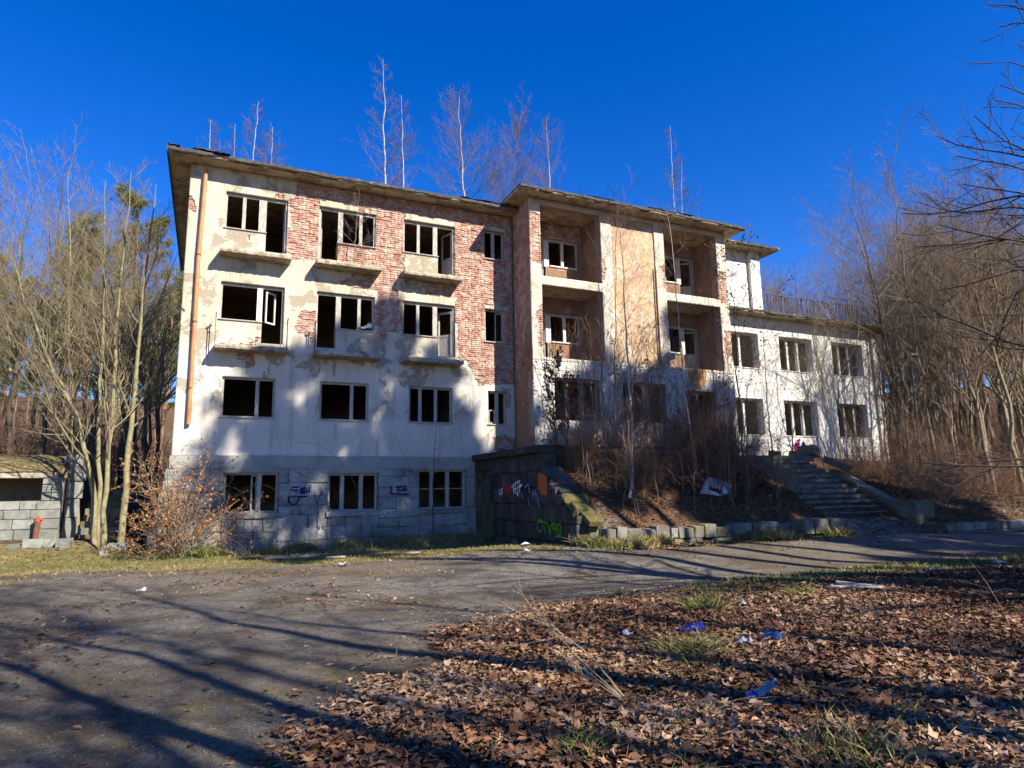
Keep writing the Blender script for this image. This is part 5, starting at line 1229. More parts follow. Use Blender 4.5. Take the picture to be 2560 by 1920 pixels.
for i in range(48):
    x = -2.3 - 15 * q.random(); y = 10.5 + 14 * q.random()
    place(SH[q.integers(4)], 'tangled undergrowth shrub between the trunks behind the outbuilding', 'shrub', 'shrub', (x, y, float(G(x, y)) - .05), q.uniform(1.3, 2.5), q.random() * 6.28, 'undergrowth behind the outbuilding')
tv, cv, ex = shrub(560, 40, 2.2, .014, -.03, 5200, .58, 9, .058)
o = place(proto(tv, cv, BARKB, TWIGB, ex), 'beech bush full of coppery dead leaves at the left building corner', 'shrub', 'beech_bush', (-.55, -1.1, 0), (.98, .8, 1.18), .4)
tv, cv, ex = shrub(561, 16, 1.3, .009, -.10, 500, .8, 6, .058)
o = place(proto(tv, cv, TWIGB, TWIGB, ex), 'low beech scrub spreading left of the coppery bush', 'shrub', 'beech_bush', (-1.35, -1.2, 0), .9, 1.4)
P, R = stem([at(1082, 1335, -.9), at(1083, 1180, -.85), at(1092, 1050, -.8)], .022, .006, 12, .003, r)
tv, cv, _ = bare(P, R, [dict(c=12, t0=.35, t1=.95, ang=48, lenf=.28, rf=.5, n=5, trop=.10, wob=.04, taper=.4, minr=.005), dict(c=3, t0=.3, t1=1, ang=30, lenf=.3, rf=.6, n=3, trop=.03, wob=.06, minr=.003)], r)
tree_obj('sapling', 'dark single sapling before the right basement window', 'sapling', tuple(P[0, 0]), tv, cv, BARKD, TWIGD)
mb = MB()
for a in ([(880, 1330), (905, 1250), (870, 1170), (800, 1108), (740, 1105)], [(845, 1330), (800, 1200), (700, 1165), (600, 1170), (560, 1205)], [(1060, 1240), (1030, 1180), (1000, 1120), (985, 1080)], [(660, 1330), (650, 1262), (600, 1245), (560, 1265)], [(760, 1330), (690, 1220), (640, 1205), (590, 1235)]):
    P, R = stem([at(u, v, -.6) for u, v in a], .008, .004, 14); V, Fq = tubes(P, R, 4); mb.add(V, Fq)
tag(link('bramble_runners', mb.mesh('bramble_runners'), TWIGR), 'long arching bramble runners against the plinth', 'bramble')

# ------------------------------------------------------------------ the near tree at the right, its branches reaching into view
NT = [([(2560, 381), (2461, 375), (2389, 372), (2340, 339)], 9.0), ([(2560, 413), (2491, 407), (2422, 402), (2389, 390)], 8.6), ([(2560, 374), (2507, 350), (2489, 336), (2436, 289)], 9.2), ([(2560, 470), (2480, 484), (2440, 473), (2406, 460)], 8.4),
      ([(2560, 6), (2491, 0), (2470, 12)], 8.8), ([(2560, 35), (2516, 63), (2496, 68)], 9.0), ([(2560, 150), (2525, 155)], 8.6), ([(2560, 230), (2520, 222), (2500, 212)], 9.2), ([(2560, 255), (2510, 258), (2490, 250)], 8.7),
      ([(2560, 470), (2519, 486), (2451, 508), (2367, 551), (2299, 541), (2256, 534)], 8.8), ([(2560, 508), (2451, 524), (2357, 555), (2337, 541), (2325, 496)], 9.4), ([(2560, 595), (2468, 597), (2367, 575), (2347, 562)], 8.5), ([(2560, 585), (2451, 605), (2350, 621), (2286, 617)], 9.1),
      ([(2560, 656), (2485, 690), (2417, 724), (2343, 727)], 9.0), ([(2560, 865), (2485, 850), (2434, 825), (2367, 791), (2293, 761), (2256, 734)], 9.6), ([(2560, 760), (2500, 830), (2440, 900)], 9.2), ([(2560, 1165), (2440, 1165), (2340, 1170), (2290, 1155)], 8.4), ([(2560, 1140), (2470, 1150), (2380, 1170)], 8.2), ([(2560, 690), (2520, 760), (2490, 880)], 9.5)]
TB = np.array([11.6, -18.6, .1])
TP, TR = stem([TB, TB + [.1, .1, 4], TB + [-.2, .1, 8], TB + [.1, -.2, 13]], .21, .03, 16, .004, r)
CV = []
for p, D in NT:
    w = [atd(u, v, D) for u, v in p]; d = w[0] - w[1]
    h0 = min(max(w[0][2] * .92 - .3, 1.2), 11); root = np.array([np.interp(h0, TP[0, :, 2], TP[0, :, i]) for i in range(3)])
    P, R = stem([root, root * .55 + w[0] * .45 + np.array([0, 0, .15])] + w, .034, .006, 18, .002, r); CV.append(tubes(P, R, 5))
    k1, k1r = kids(P, R, c=9, t0=.42, t1=.98, ang=38, lenf=.20, rf=.6, n=6, trop=.05, wob=.10, r=r, taper=.5, minr=.005); k2, k2r = kids(k1, k1r, c=4, t0=.2, t1=1, ang=38, lenf=.42, rf=.7, n=4, trop=.05, wob=.12, r=r, minr=.0035); CV += [tubes(k1, k1r, 4), tubes(k2, k2r, 3)]
k1, k1r = kids(TP, TR, c=14, t0=.3, t1=.98, ang=50, lenf=.32, rf=.5, n=7, trop=.08, wob=.1, r=r, taper=.5, minr=.008, bias=(1.4, -1.2, 0)); k2, k2r = kids(k1, k1r, c=8, t0=.2, t1=1, ang=42, lenf=.42, rf=.6, n=5, trop=.05, wob=.12, r=r, minr=.005); k3, k3r = kids(k2, k2r, c=4, t0=.2, t1=1, ang=40, lenf=.45, rf=.6, n=4, trop=.02, wob=.12, r=r, minr=.004)
CV += [tubes(k1, k1r, 4), tubes(k2, k2r, 3), tubes(k3, k3r, 3)]
tree_obj('near_tree', 'near bare tree whose dark budding branches reach in at the right edge', 'tree', tuple(TB), tubes(TP, TR, 8), merge(CV), BARKD, TWIGD)

# ------------------------------------------------------------------ trees along the road behind and right of the viewer, which shade the forecourt
SHN = []
for i in range(2):
    tv, cv, ex = pine(23, .24, 420 + i, clumps=(330, 420)[i], need=24, nl=.50, nw=.05, crown0=(.62, .52)[i], spread=.105); SHN.append(proto(tv, cv, BARKPINE, BARKPINE, ex))
gs = 'tall pines along the road behind the viewer'
def sun_foot(x, z, T):            # foot of a tree T metres sunward of the facade point (x, 0, z)
    return np.array([x + math.sin(SUN_AZ) * T, -math.cos(SUN_AZ) * T])
for i, (x, top, T, k) in enumerate([(2.1, 5.6, 23, 0), (3.5, 7.0, 24, 0), (5.3, 7.6, 22.5, 0), (6.9, 5.6, 24.5, 0), (8.2, 4.6, 23, 0), (12.2, 5.2, 24, 1), (14.0, 5.0, 22.5, 1), (15.8, 6.0, 25, 1), (17.6, 4.6, 23.5, 1), (10.6, 2.2, 23.5, 1), (20.3, 2.4, 24, 1)]):
    f = sun_foot(x, 0, T); hgt = top + T * math.tan(SUN_EL); s = hgt / 23
    place(SHN[k], 'tall pine by the road behind the viewer', 'tree', 'pine_tree', (f[0], f[1], 0), (1.0, 1.0, s), i * 1.7, gs)
for i, (x, y, T, w_) in enumerate([(12.4, -16.0, 18, .8), (15.5, -15.0, 19, .9), (17.5, -12.0, 20, .9), (21.5, -10.6, 21, .9), (24.5, -9.5, 21, .9), (16.6, -6.2, 22, .9), (19.6, -6.8, 22, 1.0), (20.6, -4.8, 23, .9)]):
    f = np.array([x, y]) + np.array([math.sin(SUN_AZ), -math.cos(SUN_AZ)]) * T; s = T * math.tan(SUN_EL) / (.86 * 23)
    place(SHN[0], 'tall pine by the road behind the viewer', 'tree', 'pine_tree', (f[0], f[1], 0), (w_, w_, s), i * 2.3, gs)
tv, cv, _ = forest(13, .16, 350, fork=.72, c1=5, c2=3, c3=2, tw=.006); SD = proto(tv, cv, BARKD, TWIGB)
for i, (x, y, T, s_) in enumerate([(5.6, -16.8, 11, .8), (8.4, -17.2, 12, .85), (10.4, -15.2, 11, .8), (3.4, -16.2, 11, .7), (6.8, -18.9, 11, .75), (4.6, -19.4, 10, .7), (8.8, -14.8, 12, .85), (2.6, -18.4, 10, .65)]):
    f = np.array([x, y]) + np.array([math.sin(SUN_AZ), -math.cos(SUN_AZ)]) * T
    place(FTD[i % 2], 'twiggy bare tree behind the viewer', 'tree', 'roadside_tree', (f[0], f[1], 0), (s_ * .8, s_ * .8, s_), i * 1.9, 'twiggy bare trees behind the viewer')
for i, (x, y, T, s_) in enumerate([(-3.4, -15.2, 22, 1.45), (-1.2, -11.8, 23, 1.5), (-3.8, -10.2, 24, 1.5), (.6, -14.8, 21, 1.4), (-2.2, -18.0, 19, 1.3), (-5.0, -13.0, 23, 1.5)]):
    f = np.array([x, y]) + np.array([math.sin(SUN_AZ), -math.cos(SUN_AZ)]) * T
    place(FTD[i % 2], 'tall bare tree far behind the viewer', 'tree', 'roadside_tree', (f[0], f[1], 0), s_, i * 1.3, 'tall bare trees behind the viewer')
sd = np.array([math.sin(SUN_AZ), -math.cos(SUN_AZ)])
for i, (p, back, s) in enumerate([((0.38, -17.85), 6.5, 1.0), ((.98, -17.26), 8.5, 1.05), ((1.82, -13.83), 12.5, 1.0), ((1.63, -14.75), 10.5, 1.15), ((5.5, -17.0), 7.5, .9), ((9.0, -15.8), 8, 1.0)]):
    f = np.array(p) + sd * back
    place(SD, 'bare roadside tree behind the viewer', 'tree', 'roadside_tree', (f[0], f[1], 0), s, i * 2.1, 'bare roadside trees behind the viewer')

# ------------------------------------------------------------------ ground cover
def scatter(n, x0, x1, y0, y1, dens, q):
    out = []
    while sum(len(o) for o in out) < n:
        x = q.uniform(x0, x1, 40000); y = q.uniform(y0, y1, 40000); k = q.random(40000) < dens(x, y); out.append(np.stack([x, y], 1)[k])
        if len(out) > 60: break
    return np.concatenate(out)[:n]
q = np.random.default_rng(909)
LCOL = 1.02 * np.array([(0.065, 0.038, 0.026), (0.10, 0.052, 0.030), (0.13, 0.062, 0.032), (0.16, 0.072, 0.033), (0.19, 0.088, 0.042), (0.21, 0.105, 0.052), (0.25, 0.132, 0.070), (0.29, 0.165, 0.092), (0.37, 0.24, 0.145)])
def inview(x, y):
    a = np.degrees(np.arctan2(x, y + 22.49)); return (a > -17) & (a < 70)
def lobed_mesh(c, d, nrm, s, col, curl, q):
    """palmate fallen leaves: nine outline points round a centre"""
    d = unit(d); x = unit(np.cross(d, nrm)); n = np.cross(x, d); m = len(c); k = 10
    rr = np.array([.16, .42, .26, .50, .30, .56, .30, .50, .26, .42]); an = np.linspace(-np.pi, np.pi, k, endpoint=False)
    R_ = rr[None] * q.uniform(.75, 1.2, (m, k)); w = q.uniform(.7, 1.1, (m, 1))
    a = R_ * np.cos(an); b = R_ * np.sin(an) * w; e = curl[:, None] * (R_ ** 2) * 2.2 + q.normal(0, .04, (m, k))
    V = c[:, None] + s[:, None, None] * (d[:, None] * a[..., None] + x[:, None] * b[..., None] + n[:, None] * e[..., None])
    V = np.concatenate([V, c[:, None]], 1); I = np.arange(m)[:, None, None] * (k + 1); j = np.arange(k)
    Fq = (I + np.stack([j, (j + 1) % k, np.full(k, k)], -1)[None]).reshape(-1, 3)
    return V.reshape(-1, 3), Fq, np.repeat(col, k + 1, 0)
def Gs(x, y):
    i = np.floor((y + 8.42) / .335); st = (x > 17.8) & (x < 21.2) & (y > -8.42) & (y < -3.4)
    return np.where(st, np.maximum(.13 + .187 * i + .01, G(x, y)), G(x, y))
def litter(name, label, n, box, dens, size, seed, up=.32, lobed=False):
    q = np.random.default_rng(seed); p = scatter(n, *box, dens, q); m = len(p)
    lmk = np.clip(leafmask(p[:, 0], p[:, 1]) * 1.1 - .1, 0, 1)
    z = Gs(p[:, 0], p[:, 1]) + q.random(m) ** 2 * .045 * lmk + .013
    d = unit(np.concatenate([q.normal(size=(m, 2)), q.normal(0, up, (m, 1)) * (.3 + .7 * lmk[:, None])], 1)); nr = unit(np.stack([q.normal(0, up, m) * (.3 + .7 * lmk), q.normal(0, up, m) * (.3 + .7 * lmk), np.ones(m)], 1))
    k = np.clip((fbm(p[:, 0] * .7 + 8, p[:, 1] * .7 + 2, 3) - .5) * 2.2 + .5 + q.normal(0, .3, m), 0, .999)
    col = LCOL[(k * len(LCOL)).astype(int)] * q.uniform(.7, 1.25, (m, 1)) * (.72 + .6 * fbm(p[:, 0] * 1.3 + 3, p[:, 1] * 1.3, 3))[:, None]
    c3 = np.concatenate([p, z[:, None]], 1)
    if lobed: V, Fq, c = lobed_mesh(c3, d, nr, size * q.uniform(.6, 1.35, m), col, q.uniform(-.15, .45, m), q)
    else: V, Fq, c = leaf_mesh(c3, d, nr, size * (.35 + 1.1 * q.random(m) ** 1.4), col, q.uniform(-.12, .30, m))
    o = link(name, fast(name, V, Fq, c), LEAF); return tag(o, label, 'leaves', kind='stuff')
LD = lambda x, y: inview(x, y) * leafmask(x, y) * np.clip(.35 + 1.3 * fbm(x * .9 + 5, y * .9, 3), 0, 1) * (fbm(x * .55 + 90, y * .55, 3) < .72)
litter('maple_leaves', 'larger lobed dead leaves lying uppermost on the leaf carpet', 24000, (-.6, 20, -22.0, -12.8), lambda x, y: LD(x, y) * np.clip(5.5 / np.hypot(x, y + 22.5), .1, 1), .098, 41, lobed=True)
litter('fallen_leaves', 'thick brown leaf carpet covering the ground before the road', 95000, (-.6, 24, -22.0, -12.8), lambda x, y: LD(x, y) * np.clip(6.5 / np.hypot(x, y + 22.5), .15, 1), .062, 1)
litter('scattered_leaves', 'scattered dead leaves lying over the gravel forecourt', 8000, (-7, 20, -21, -2), lambda x, y: inview(x, y) * (.08 + .9 * sstep(.52, .75, fbm(x * .6 + 11, y * .6 + 3, 4))), .066, 2)
litter('edge_leaves', 'thinning dead leaves along the edge of the leaf carpet', 5200, (-2.2, 16, -21.5, -12.3), lambda x, y: inview(x, y) * leafmask(x + .1, y - .95) * .6 * np.clip(5 / np.hypot(x, y + 22.5), .2, 1), .066, 12)
litter('bank_leaves', 'dead leaves covering the bank below the tower and stairs', 30000, (9.1, 31, -8.6, -2.6), lambda x, y: np.clip(.2 + 1.2 * fbm(x * .7, y * .7, 3), 0, 1) * np.where((x > 17.8) & (x < 19.9), .45, 1), .10, 3)
litter('corner_leaves', 'dead leaves around the kerb stones and mossy steps', 2600, (-9, -1.4, -.8, 9), lambda x, y: .25 + .7 * fbm(x * .8, y * .8, 3) + 0 * x, .09, 4)
GC = np.array([(0.30, 0.235, 0.095), (0.38, 0.31, 0.14), (0.20, 0.175, 0.06), (0.105, 0.125, 0.035), (0.15, 0.155, 0.045)])
def blades(name, label, pts, h, w, seed, cols, lean=.5, per=1, cat='grass', sp=.03):
    q = np.random.default_rng(seed); p = np.repeat(pts, per, 0) + q.normal(0, sp, (len(pts) * per, 2)); m = len(p)
    b = np.concatenate([p, (G(p[:, 0], p[:, 1]) - .01)[:, None]], 1); d = unit(np.concatenate([q.normal(0, lean, (m, 2)), np.ones((m, 1))], 1)); L = (h * q.uniform(.4, 1.3, m))[:, None]
    s = unit(np.cross(d, np.concatenate([q.normal(size=(m, 2)), np.zeros((m, 1))], 1))) * (w * q.uniform(.6, 1.4, m))[:, None]; bend = np.concatenate([q.normal(0, .35, (m, 2)), -.25 * np.ones((m, 1))], 1) * L
    mid = b + d * L * .55; tip = b + d * L + bend * .6
    V = np.stack([b - s, b + s, mid + s * .8, mid - s * .8, tip], 1); I = np.arange(m)[:, None] * 5
    Fq = np.concatenate([I + np.array([[0, 1, 2]]), I + np.array([[0, 2, 3]]), I + np.array([[3, 2, 4]])])
    k = np.clip((fbm(p[:, 0] * .8 + 30, p[:, 1] * .8, 3) * 1.9 - .35 + q.normal(0, .22, m)) * len(cols), 0, len(cols) - 1).astype(int)
    o = link(name, fast(name, V.reshape(-1, 3), Fq, np.repeat(cols[k] * q.uniform(.7, 1.25, (m, 1)), 5, 0)), BLADE); return o
p = scatter(26000, -9, 17.5, -10, .6, lambda x, y: grassmask(x, y) * ((x < 8.6) | (y < -7.45)) * (((x > -2) & (y < -.3)) | (x <= -2)) * np.where(y > -1.6, 1.0, .65), q)
tag(blades('grass', '', p, .085, .006, 21, GC[[0, 1, 0, 2, 4, 3]]), 'dry yellow turf strip between the gravel and the building', 'grass', kind='stuff')
p = scatter(2600, -1.5, 17.5, -9, -.25, lambda x, y: np.where(x < 8.5, sstep(-1.6, -.5, y), sstep(-8.6, -7.5, y) * (y < -7.45)) * sstep(.40, .62, fbm(x * 1.1 + 3, y * 1.1, 3)), q)
tag(blades('tall_dry_grass', '', p, .36, .011, 22, GC[[0, 1, 2, 0, 4]], .6, 8), 'tufts of tall dry grass along the foot of the walls', 'grass', kind='stuff')
p = scatter(2600, 5, 24, -16, -12.4, lambda x, y: grassmask(x, y) * (.4 + leafmask(x, y)), q)
tag(blades('verge_grass', '', p, .13, .007, 23, GC[[2, 3, 4, 0, 3]], .5, 4), 'grass verge along the near side of the road', 'grass', kind='stuff')
p = scatter(420, 1, 16, -21, -14, lambda x, y: inview(x, y) * leafmask(x, y) * sstep(.60, .72, fbm(x * .8 + 60, y * .8 + 7, 3)), q)
tag(blades('leafbed_grass', '', p, .14, .005, 24, GC[[3, 4, 3, 2, 0]], .6, 9), 'sparse green blades growing through the leaf carpet', 'grass', kind='stuff')
def tussock(u, v, h, n, cols, lab, seed, lean=.8, sp=.05):
    c = atg(u, v, .1); o = blades('grass_tussock', '', np.array([[c[0], c[1]]]), h, .005, seed, cols, lean, n, sp=sp); tag(o, lab, 'grass', 'grass tussocks in the leaves'); return o
tussock(1545, 1478, .20, 120, GC[[3, 3, 4]], 'bright green grass tuft at the far edge of the leaf carpet', 31, .5)
tussock(1760, 1530, .34, 300, GC[[3, 4, 0]], 'wide dark green tussock above the blue wrapper', 32, .9, .1)
tussock(1725, 1640, .34, 420, GC[[2, 0, 4, 1]], 'big dry tussock below the blue wrapper', 33, 1.0, .12)
tussock(1450, 1860, .20, 150, GC[[3, 4, 0]], 'small tussock in the bottom centre of the leaf carpet', 34, .8, .06)
tussock(2130, 1905, .20, 420, GC[[4, 0, 3, 1]], 'grassy patch at the bottom edge', 35, .7, .16)
tussock(2000, 1490, .26, 260, GC[[2, 4, 0]], 'matted tussock left of the loose boards', 36, .9, .12)
p = scatter(520, 0, 17, -21.5, -13.4, lambda x, y: inview(x, y) * leafmask(x, y) * np.clip(5 / np.hypot(x, y + 22.5), .2, 1), q); m = len(p)
d2 = q.normal(size=(m, 2)); d2 = unit(d2); L2 = q.uniform(.06, .35, (m, 1)); z2 = G(p[:, 0], p[:, 1]) + .05
P3 = np.stack([np.concatenate([p - d2 * L2, (z2 + q.uniform(-.02, .02, m))[:, None]], 1), np.concatenate([p + q.normal(0, .02, (m, 2)), (z2 + q.uniform(.0, .05, m))[:, None]], 1), np.concatenate([p + d2 * L2, (z2 + q.uniform(-.02, .06, m))[:, None]], 1)], 1)
tag(link('dead_twigs', fast('dead_twigs', *tubes(P3, np.repeat(q.uniform(.0012, .003, (m, 1)), 3, 1), 3)), TWIGB), 'dead twigs and stalks strewn through the leaf carpet', 'twigs', kind='stuff')
# pebbles
p = scatter(20000, -7, 7, -20.5, -8, lambda x, y: inview(x, y) * (1 - leafmask(x, y)) * np.clip(3.5 / np.hypot(x, y + 22.5), .1, 1), q); m = len(p)
oc = np.array([(1, 0, 0), (-1, 0, 0), (0, 1, 0), (0, -1, 0), (0, 0, .7), (0, 0, -.7)]); tri = np.array([(0, 2, 4), (2, 1, 4), (1, 3, 4), (3, 0, 4), (2, 0, 5), (1, 2, 5), (3, 1, 5), (0, 3, 5)])
sz = (.004 + .009 * q.random(m) ** 2.5)[:, None, None]; V = oc[None] * sz * q.uniform(.6, 1.2, (m, 6, 1)) + np.concatenate([p, (G(p[:, 0], p[:, 1]) + .004)[:, None]], 1)[:, None]
tag(link('gravel', fast('gravel', V.reshape(-1, 3), (tri[None] + 6 * np.arange(m)[:, None, None]).reshape(-1, 3)), PEB), 'loose grey gravel strewn on the forecourt', 'gravel', kind='stuff')

# ------------------------------------------------------------------ dry stalk, whips, lamp, rubbish
def gz(x, y): return float(G(x, y))
b0 = atg(1575, 1745, .1); b0[2] = gz(b0[0], b0[1])
def tosky(u, v, dpt): return EYE + _ray(u, v) * (dpt / np.dot(_ray(u, v), _f))
dpt = np.dot(b0 - EYE, _f)
STRAW = M('bleached_straw', (0.36, 0.26, 0.155), (0.48, 0.36, 0.23), 8.0, bmp=0)
DS = thing('dry_stalk', 'tall dry mugwort stalk leaning left out of the leaf carpet', 'plant', tuple(b0))
mb = MB(); Q = []
for pth, rr_ in (([(1575, 1745), (1480, 1640), (1380, 1565), (1300, 1535), (1232, 1493)], .0075), ([(1555, 1735), (1440, 1640), (1370, 1560), (1320, 1510), (1297, 1472)], .006), ([(1540, 1725), (1450, 1665), (1372, 1620)], .005), ([(1560, 1740), (1480, 1700), (1420, 1660)], .005)):
    P, R = stem([b0] + [tosky(u, v, dpt - .05 * i) for i, (u, v) in enumerate(pth[1:])], rr_, .0015, 18, .002, r); V, Fq = tubes(P, R, 5); mb.add(V, Fq); Q.append((P, R))
link('stem', mb.mesh('stem'), STRAW, DS)
pp_ = []
for P, R in Q:
    k1, k1r = kids(P, R, c=16, t0=.45, t1=1, ang=28, lenf=.10, rf=.6, n=4, trop=.03, wob=.1, r=r, minr=.0012); pp_.append(tubes(k1, k1r, 3)); V, Fq, c = leaves_on(k1, 110, .016, r, np.array([(0.40, 0.29, 0.18), (0.30, 0.20, 0.12)])); pp_.append((V, Fq))
link('seed_heads', fast('seed_heads', *merge(pp_)), STRAW, DS)
for i, (pth, lab) in enumerate([([(2420, 1745), (2400, 1640), (2370, 1560), (2330, 1500)], 'thin dark whip standing in the leaves at the right'), ([(2530, 1580), (2500, 1510), (2440, 1420), (2400, 1370)], 'bent reddish whip near the right edge'), ([(2012, 1735), (2005, 1690)], 'short dry stalk above the foil bag'), ([(1955, 1485), (1945, 1440)], 'short dry stalk at the road edge'), ([(1943, 1410), (1936, 1382)], 'short pale stalk beside the road'), ([(1797, 1740), (1797, 1676)], 'short upright stalk left of the foil bag')]):
    b = atg(*pth[0], .1); b[2] = gz(b[0], b[1]); dp = np.dot(b - EYE, _f); P, R = stem([b] + [tosky(u, v, dp) for u, v in pth[1:]], .006 if i < 2 else .003, .002, 10, .003, r)
    k1, k1r = kids(P, R, c=5, t0=.4, t1=1, ang=40, lenf=.22, rf=.6, n=4, trop=.05, wob=.1, r=r, minr=.0015)
    tag(link('dry_whip', fast('dry_whip', *merge([tubes(P, R, 5), tubes(k1, k1r, 3)])), TWIGR), lab, 'plant', 'dry whips and stalks')
LP = thing('street_lamp', 'dark old street lamp post among the trees right of the stairs', 'street lamp', tuple(at(2302, 1160, -4.2)))
a = at(2302, 1160, -4.2); t_ = at(2276, 892, -4.2); a[2] = gz(a[0], a[1]) - .1
IRON = M('dark_painted_iron', (0.02, 0.022, 0.025), (0.05, 0.05, 0.05), 8.0, rough=.6, bmp=.1)
link('pole', MB().tube([a, a * .4 + t_ * .6, t_], [.06, .045, .04], 8).mesh('pole'), IRON, LP)
link('lamp_head', MB().tube([t_ + [-.02, 0, 0], t_ + [.02, 0, .06], t_ + [.25, -.05, .08], t_ + [.38, -.08, .04]], [.04, .07, .09, .03], 8).mesh('lamp_head'), IRON, LP)
# appliance panel on the bank
APP = thing('appliance_shell', 'white metal appliance shell with dark slot lying on the bank', 'appliance', (14.6, -6.0, 1.35))
c = [at(1771, 1192, -5.75), at(1831, 1210, -5.75), at(1817, 1248, -6.25), at(1757, 1224, -6.25)]
nrm = unit(np.cross(c[1] - c[0], c[3] - c[0])); nrm = nrm if nrm[1] < 0 else -nrm
ENAMEL = M('white_enamel', (0.50, 0.52, 0.56), (0.62, 0.63, 0.66), 5.0, [((0.35, 0.33, 0.30), 6.0, .6, .7, .6)], rough=.4, bmp=.1, spec=.5)
P8 = [c[3], c[2], c[1], c[0]]
link('shell', MB().hexa([p - nrm * .3 for p in P8] + P8).mesh('shell'), ENAMEL, APP)
f_ = lambda s, t: c[0] * (1 - s) * (1 - t) + c[1] * s * (1 - t) + c[2] * s * t + c[3] * (1 - s) * t
s4 = [f_(.18, .86), f_(.70, .86), f_(.70, .60), f_(.18, .60)]
link('slot', MB().hexa([p + nrm * .003 for p in s4] + [p + nrm * .010 for p in s4]).mesh('slot'), DARK, APP)
def crumple(name, u, v, L, Wd, h, mat, lab, seed, rz=0, n=14, cat='litter', z0=.02):
    q = np.random.default_rng(seed); c = atg(u, v, .1); V = []; g = gz(c[0], c[1])
    for j in range(n):
        for i in range(n):
            s, t = i / (n - 1) - .5, j / (n - 1) - .5
            x, y = L * s * (1 - .3 * abs(t) * q.random()), Wd * t * (1 + .25 * math.sin(7 * s)); V.append((x, y, h * (.5 + .5 * math.sin(5 * s + 3 * t)) * (1 - 2 * abs(t)) + .35 * h * q.random()))
    Fc = [(j * n + i, j * n + i + 1, (j + 1) * n + i + 1, (j + 1) * n + i) for j in range(n - 1) for i in range(n - 1)]
    o = link(name, fast(name, V, Fc), mat, None, loc=(c[0], c[1], g + z0 + .03), rot=(0, 0, rz)); tag(o, lab, cat, 'litter in the leaves'); return o
PLB = M('glossy_blue_film', (0.006, 0.014, 0.15), (0.012, 0.028, 0.24), 8.0, [((0.36, 0.32, 0.40), 22.0, .62, .66, .9)], rough=.25, bmp=.3, bscale=25, spec=.6)
FOIL = M('silver_foil', (0.13, 0.18, 0.19), (0.24, 0.30, 0.30), 9.0, rough=.35, bmp=.3, bscale=30, spec=.8)
crumple('plastic_wrapper', 1725, 1583, .36, .17, .06, PLB, 'shiny blue plastic wrapper lying in the leaves', 1, .1)
BAG = thing('foil_bag', 'torn blue and silver foil bag lying in the leaves', 'litter', tuple(atg(1900, 1757, .1)))
c = atg(1900, 1757, .1); g = gz(c[0], c[1])
for nm, mt, x0, x1, h in (('foil_lining', FOIL, -.045, .135, .03), ('blue_end', PLB, -.15, -.047, .03), ('blue_rim', PLB, .137, .165, .05)):
    q2 = np.random.default_rng(len(nm)); n = 12; V = []
    for j in range(n):
        for i in range(n):
            x = x0 + (x1 - x0) * i / (n - 1); t = j / (n - 1) - .5; V.append((c[0] + x * .98 + t * .05, c[1] + t * (.13 + .05 * x) + .10 * x, g + .06 + h * (1 - 3 * t * t) + .012 * q2.random() + max(0, x) * .3))
    link(nm, fast(nm, V, [(j * n + i, j * n + i + 1, (j + 1) * n + i + 1, (j + 1) * n + i) for j in range(n - 1) for i in range(n - 1)]), mt, BAG)
c = atg(1945, 1610, .1); g = gz(c[0], c[1])
GLB = M('dark_blue_glass', (0.01, 0.03, 0.10), (0.02, 0.05, 0.16), 6.0, rough=.08, bmp=0, spec=.8)
BT = thing('bottle', 'dark blue rounded plastic bottle half buried in the leaves', 'bottle', (c[0], c[1], g))
link('body', MB().tube([(c[0] - .03, c[1] + .14, g + .05), (c[0] - .025, c[1] + .12, g + .055), (c[0], c[1], g + .06), (c[0] + .004, c[1] - .03, g + .06), (c[0] + .006, c[1] - .045, g + .06)], [.03, .055, .058, .045, .015], 14).mesh('body'), GLB, BT)
link('cap', MB().tube([(c[0] - .031, c[1] + .145, g + .05), (c[0] - .036, c[1] + .175, g + .05)], .018, 10).mesh('cap'), ENAMEL, BT)
CLR = M('clear_crumpled_film', (0.16, 0.17, 0.20), (0.34, 0.36, 0.40), 14.0, rough=.12, bmp=.4, bscale=40, spec=.8)
crumple('clear_wrapper', 1853, 1620, .16, .08, .05, CLR, 'clear crumpled film between blue wrapper and bottle', 4, .4, 9)
crumple('silver_wrapper', 1858, 1523, .10, .08, .07, CLR, 'small silver wrapper beside the dark green tussock', 5, .8, 8)
crumple('clear_wrapper', 1878, 1617, .13, .06, .04, CLR, 'smaller clear film scrap next to the bottle', 8, 1.0, 9)
PAPER = M('white_paper', (0.42, 0.42, 0.42), (0.55, 0.55, 0.55), 9.0, rough=.8, bmp=.2)
for i, (u, v, s, lab) in enumerate([(354, 1468, .16, 'white paper scrap on the left gravel'), (1313, 1381, .30, 'crumpled white paper at the turf edge before the dark wall'), (1320, 1395, .22, 'white plastic cup flattened on the gravel before the dark wall'), (1570, 1598, .12, 'small white scrap on the gravel at centre'), (2333, 1420, .3, 'white bag at the far side of the road'), (860, 1406, .25, 'white scrap at the turf edge before the middle basement window'), (1570, 1599, .1, ''), (2500, 1402, .3, 'pale scrap on the verge at the right')]):
    if lab: crumple('paper_scrap', u, v, s, s * .7, .05, PAPER, lab, 60 + i, i, 7)
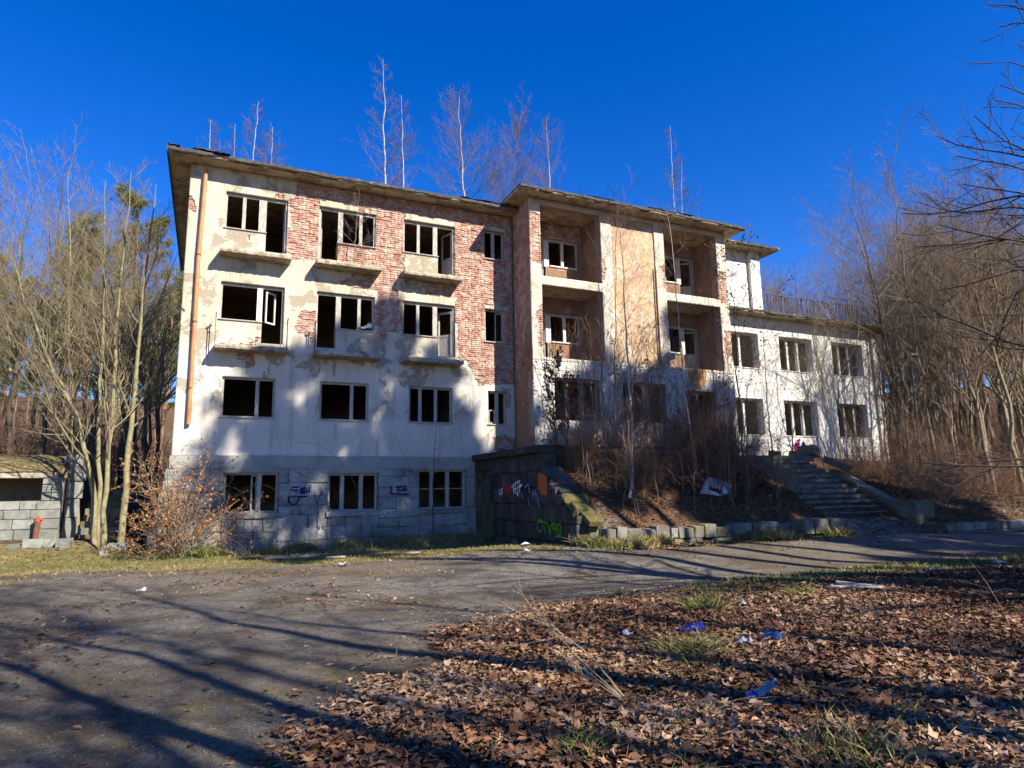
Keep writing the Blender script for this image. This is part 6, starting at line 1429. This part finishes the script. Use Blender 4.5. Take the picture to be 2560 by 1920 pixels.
# boards and debris
def board(u, v, L, w, rz, lab, mat=WOOD, tilt=0.0, grp='loose boards'):
    c = atg(u, v, .1); o = link('board', MB().box(-L / 2, L / 2, -w / 2, w / 2, 0, .03).mesh('board'), mat, None, loc=(c[0], c[1], gz(c[0], c[1]) + .04 + abs(tilt) * L * .4), rot=(.03, tilt, rz)); tag(o, lab, 'board', grp)
board(2100, 1470, .62, .09, .05, 'grey weathered board lying flat at the far leaf edge'); board(2140, 1468, .55, .07, -.9, 'grey board crossing the flat one', tilt=.08); board(2165, 1476, .6, .08, -.25, 'rightmost grey board of the small heap')
board(730, 1388, 1.4, .12, .12, 'long pale board in the turf before the left basement window'); board(840, 1388, .5, .08, -.2, 'short board lying right of the long pale one'); board(1030, 1380, .45, .1, .1, 'small pale board in the turf before the right basement window')
c = atg(1000, 1355, .05); g = gz(c[0], c[1])
o = thing('tyre', 'black car tyre lying in the grass before the plinth', 'tyre', (c[0], c[1], g)); mb = MB()
mb.tube([(c[0] + .27 * math.cos(a), c[1] + .16 * math.sin(a), g + .20 + .19 * math.sin(a)) for a in np.linspace(0, 2 * math.pi, 19)], .10, 9, cap=False); link('tread', mb.mesh('tread'), IRON, o)
mb = MB(); mb.bar((c[0] - .9, c[1] - .1, g + .05), (c[0] - .5, c[1], g + .42), .10, .06); mb.bar((c[0] - .5, c[1], g + .42), (c[0] + .05, c[1] - .2, g + .28), .09, .05); tag(link('broken_plank', mb.mesh('broken_plank'), WOOD), 'broken plank propped against the black tyre', 'board')
for i, (u, v, s, lab) in enumerate([(1262, 1358, .42, 'flat dark stone in the grass at the foot of the dark wall'), (1290, 1370, .30, 'pale splintered slab lying before the dark wall'), (1420, 1358, .6, 'rounded mossy boulder under the green letters'), (615, 1385, .28, 'grey stone in the turf left of the long board')]):
    c = atg(u, v, .05); o = link('loose_stone', GMs[i], None, None, loc=(c[0], c[1], gz(c[0], c[1]) + .07), scale=(s, s * .6, s * .4), rot=(.1, .15, i)); tag(o, lab, 'stone', 'loose stones by the walls')
mb = MB(); c = at(1855, 1110, -.35)
mb.hexa([(c[0] - .28, -.32, 3.0), (c[0] + .28, -.32, 3.0), (c[0] + .28, -.29, 3.0), (c[0] - .28, -.29, 3.0), (c[0] - .28, -.06, 4.15), (c[0] + .28, -.06, 4.15), (c[0] + .28, -.03, 4.15), (c[0] - .28, -.03, 4.15)])
tag(link('leaning_panel', mb.mesh('leaning_panel'), ENAMEL), 'white panel leaning on the wing wall under its left window', 'panel')
c = at(905, 820, .02); o = crumple('rag', 905, 820, .5, .25, .22, M('pale_blue_cloth', (0.28, 0.36, 0.38), (0.42, 0.50, 0.50), 8.0, bmp=.6), 'pale blue rag bunched on the middle balcony window ledge', 71, 0, 10, 'rag'); o.location = (4.72, .12, 7.40); o['group'] = 'rag on the window ledge'
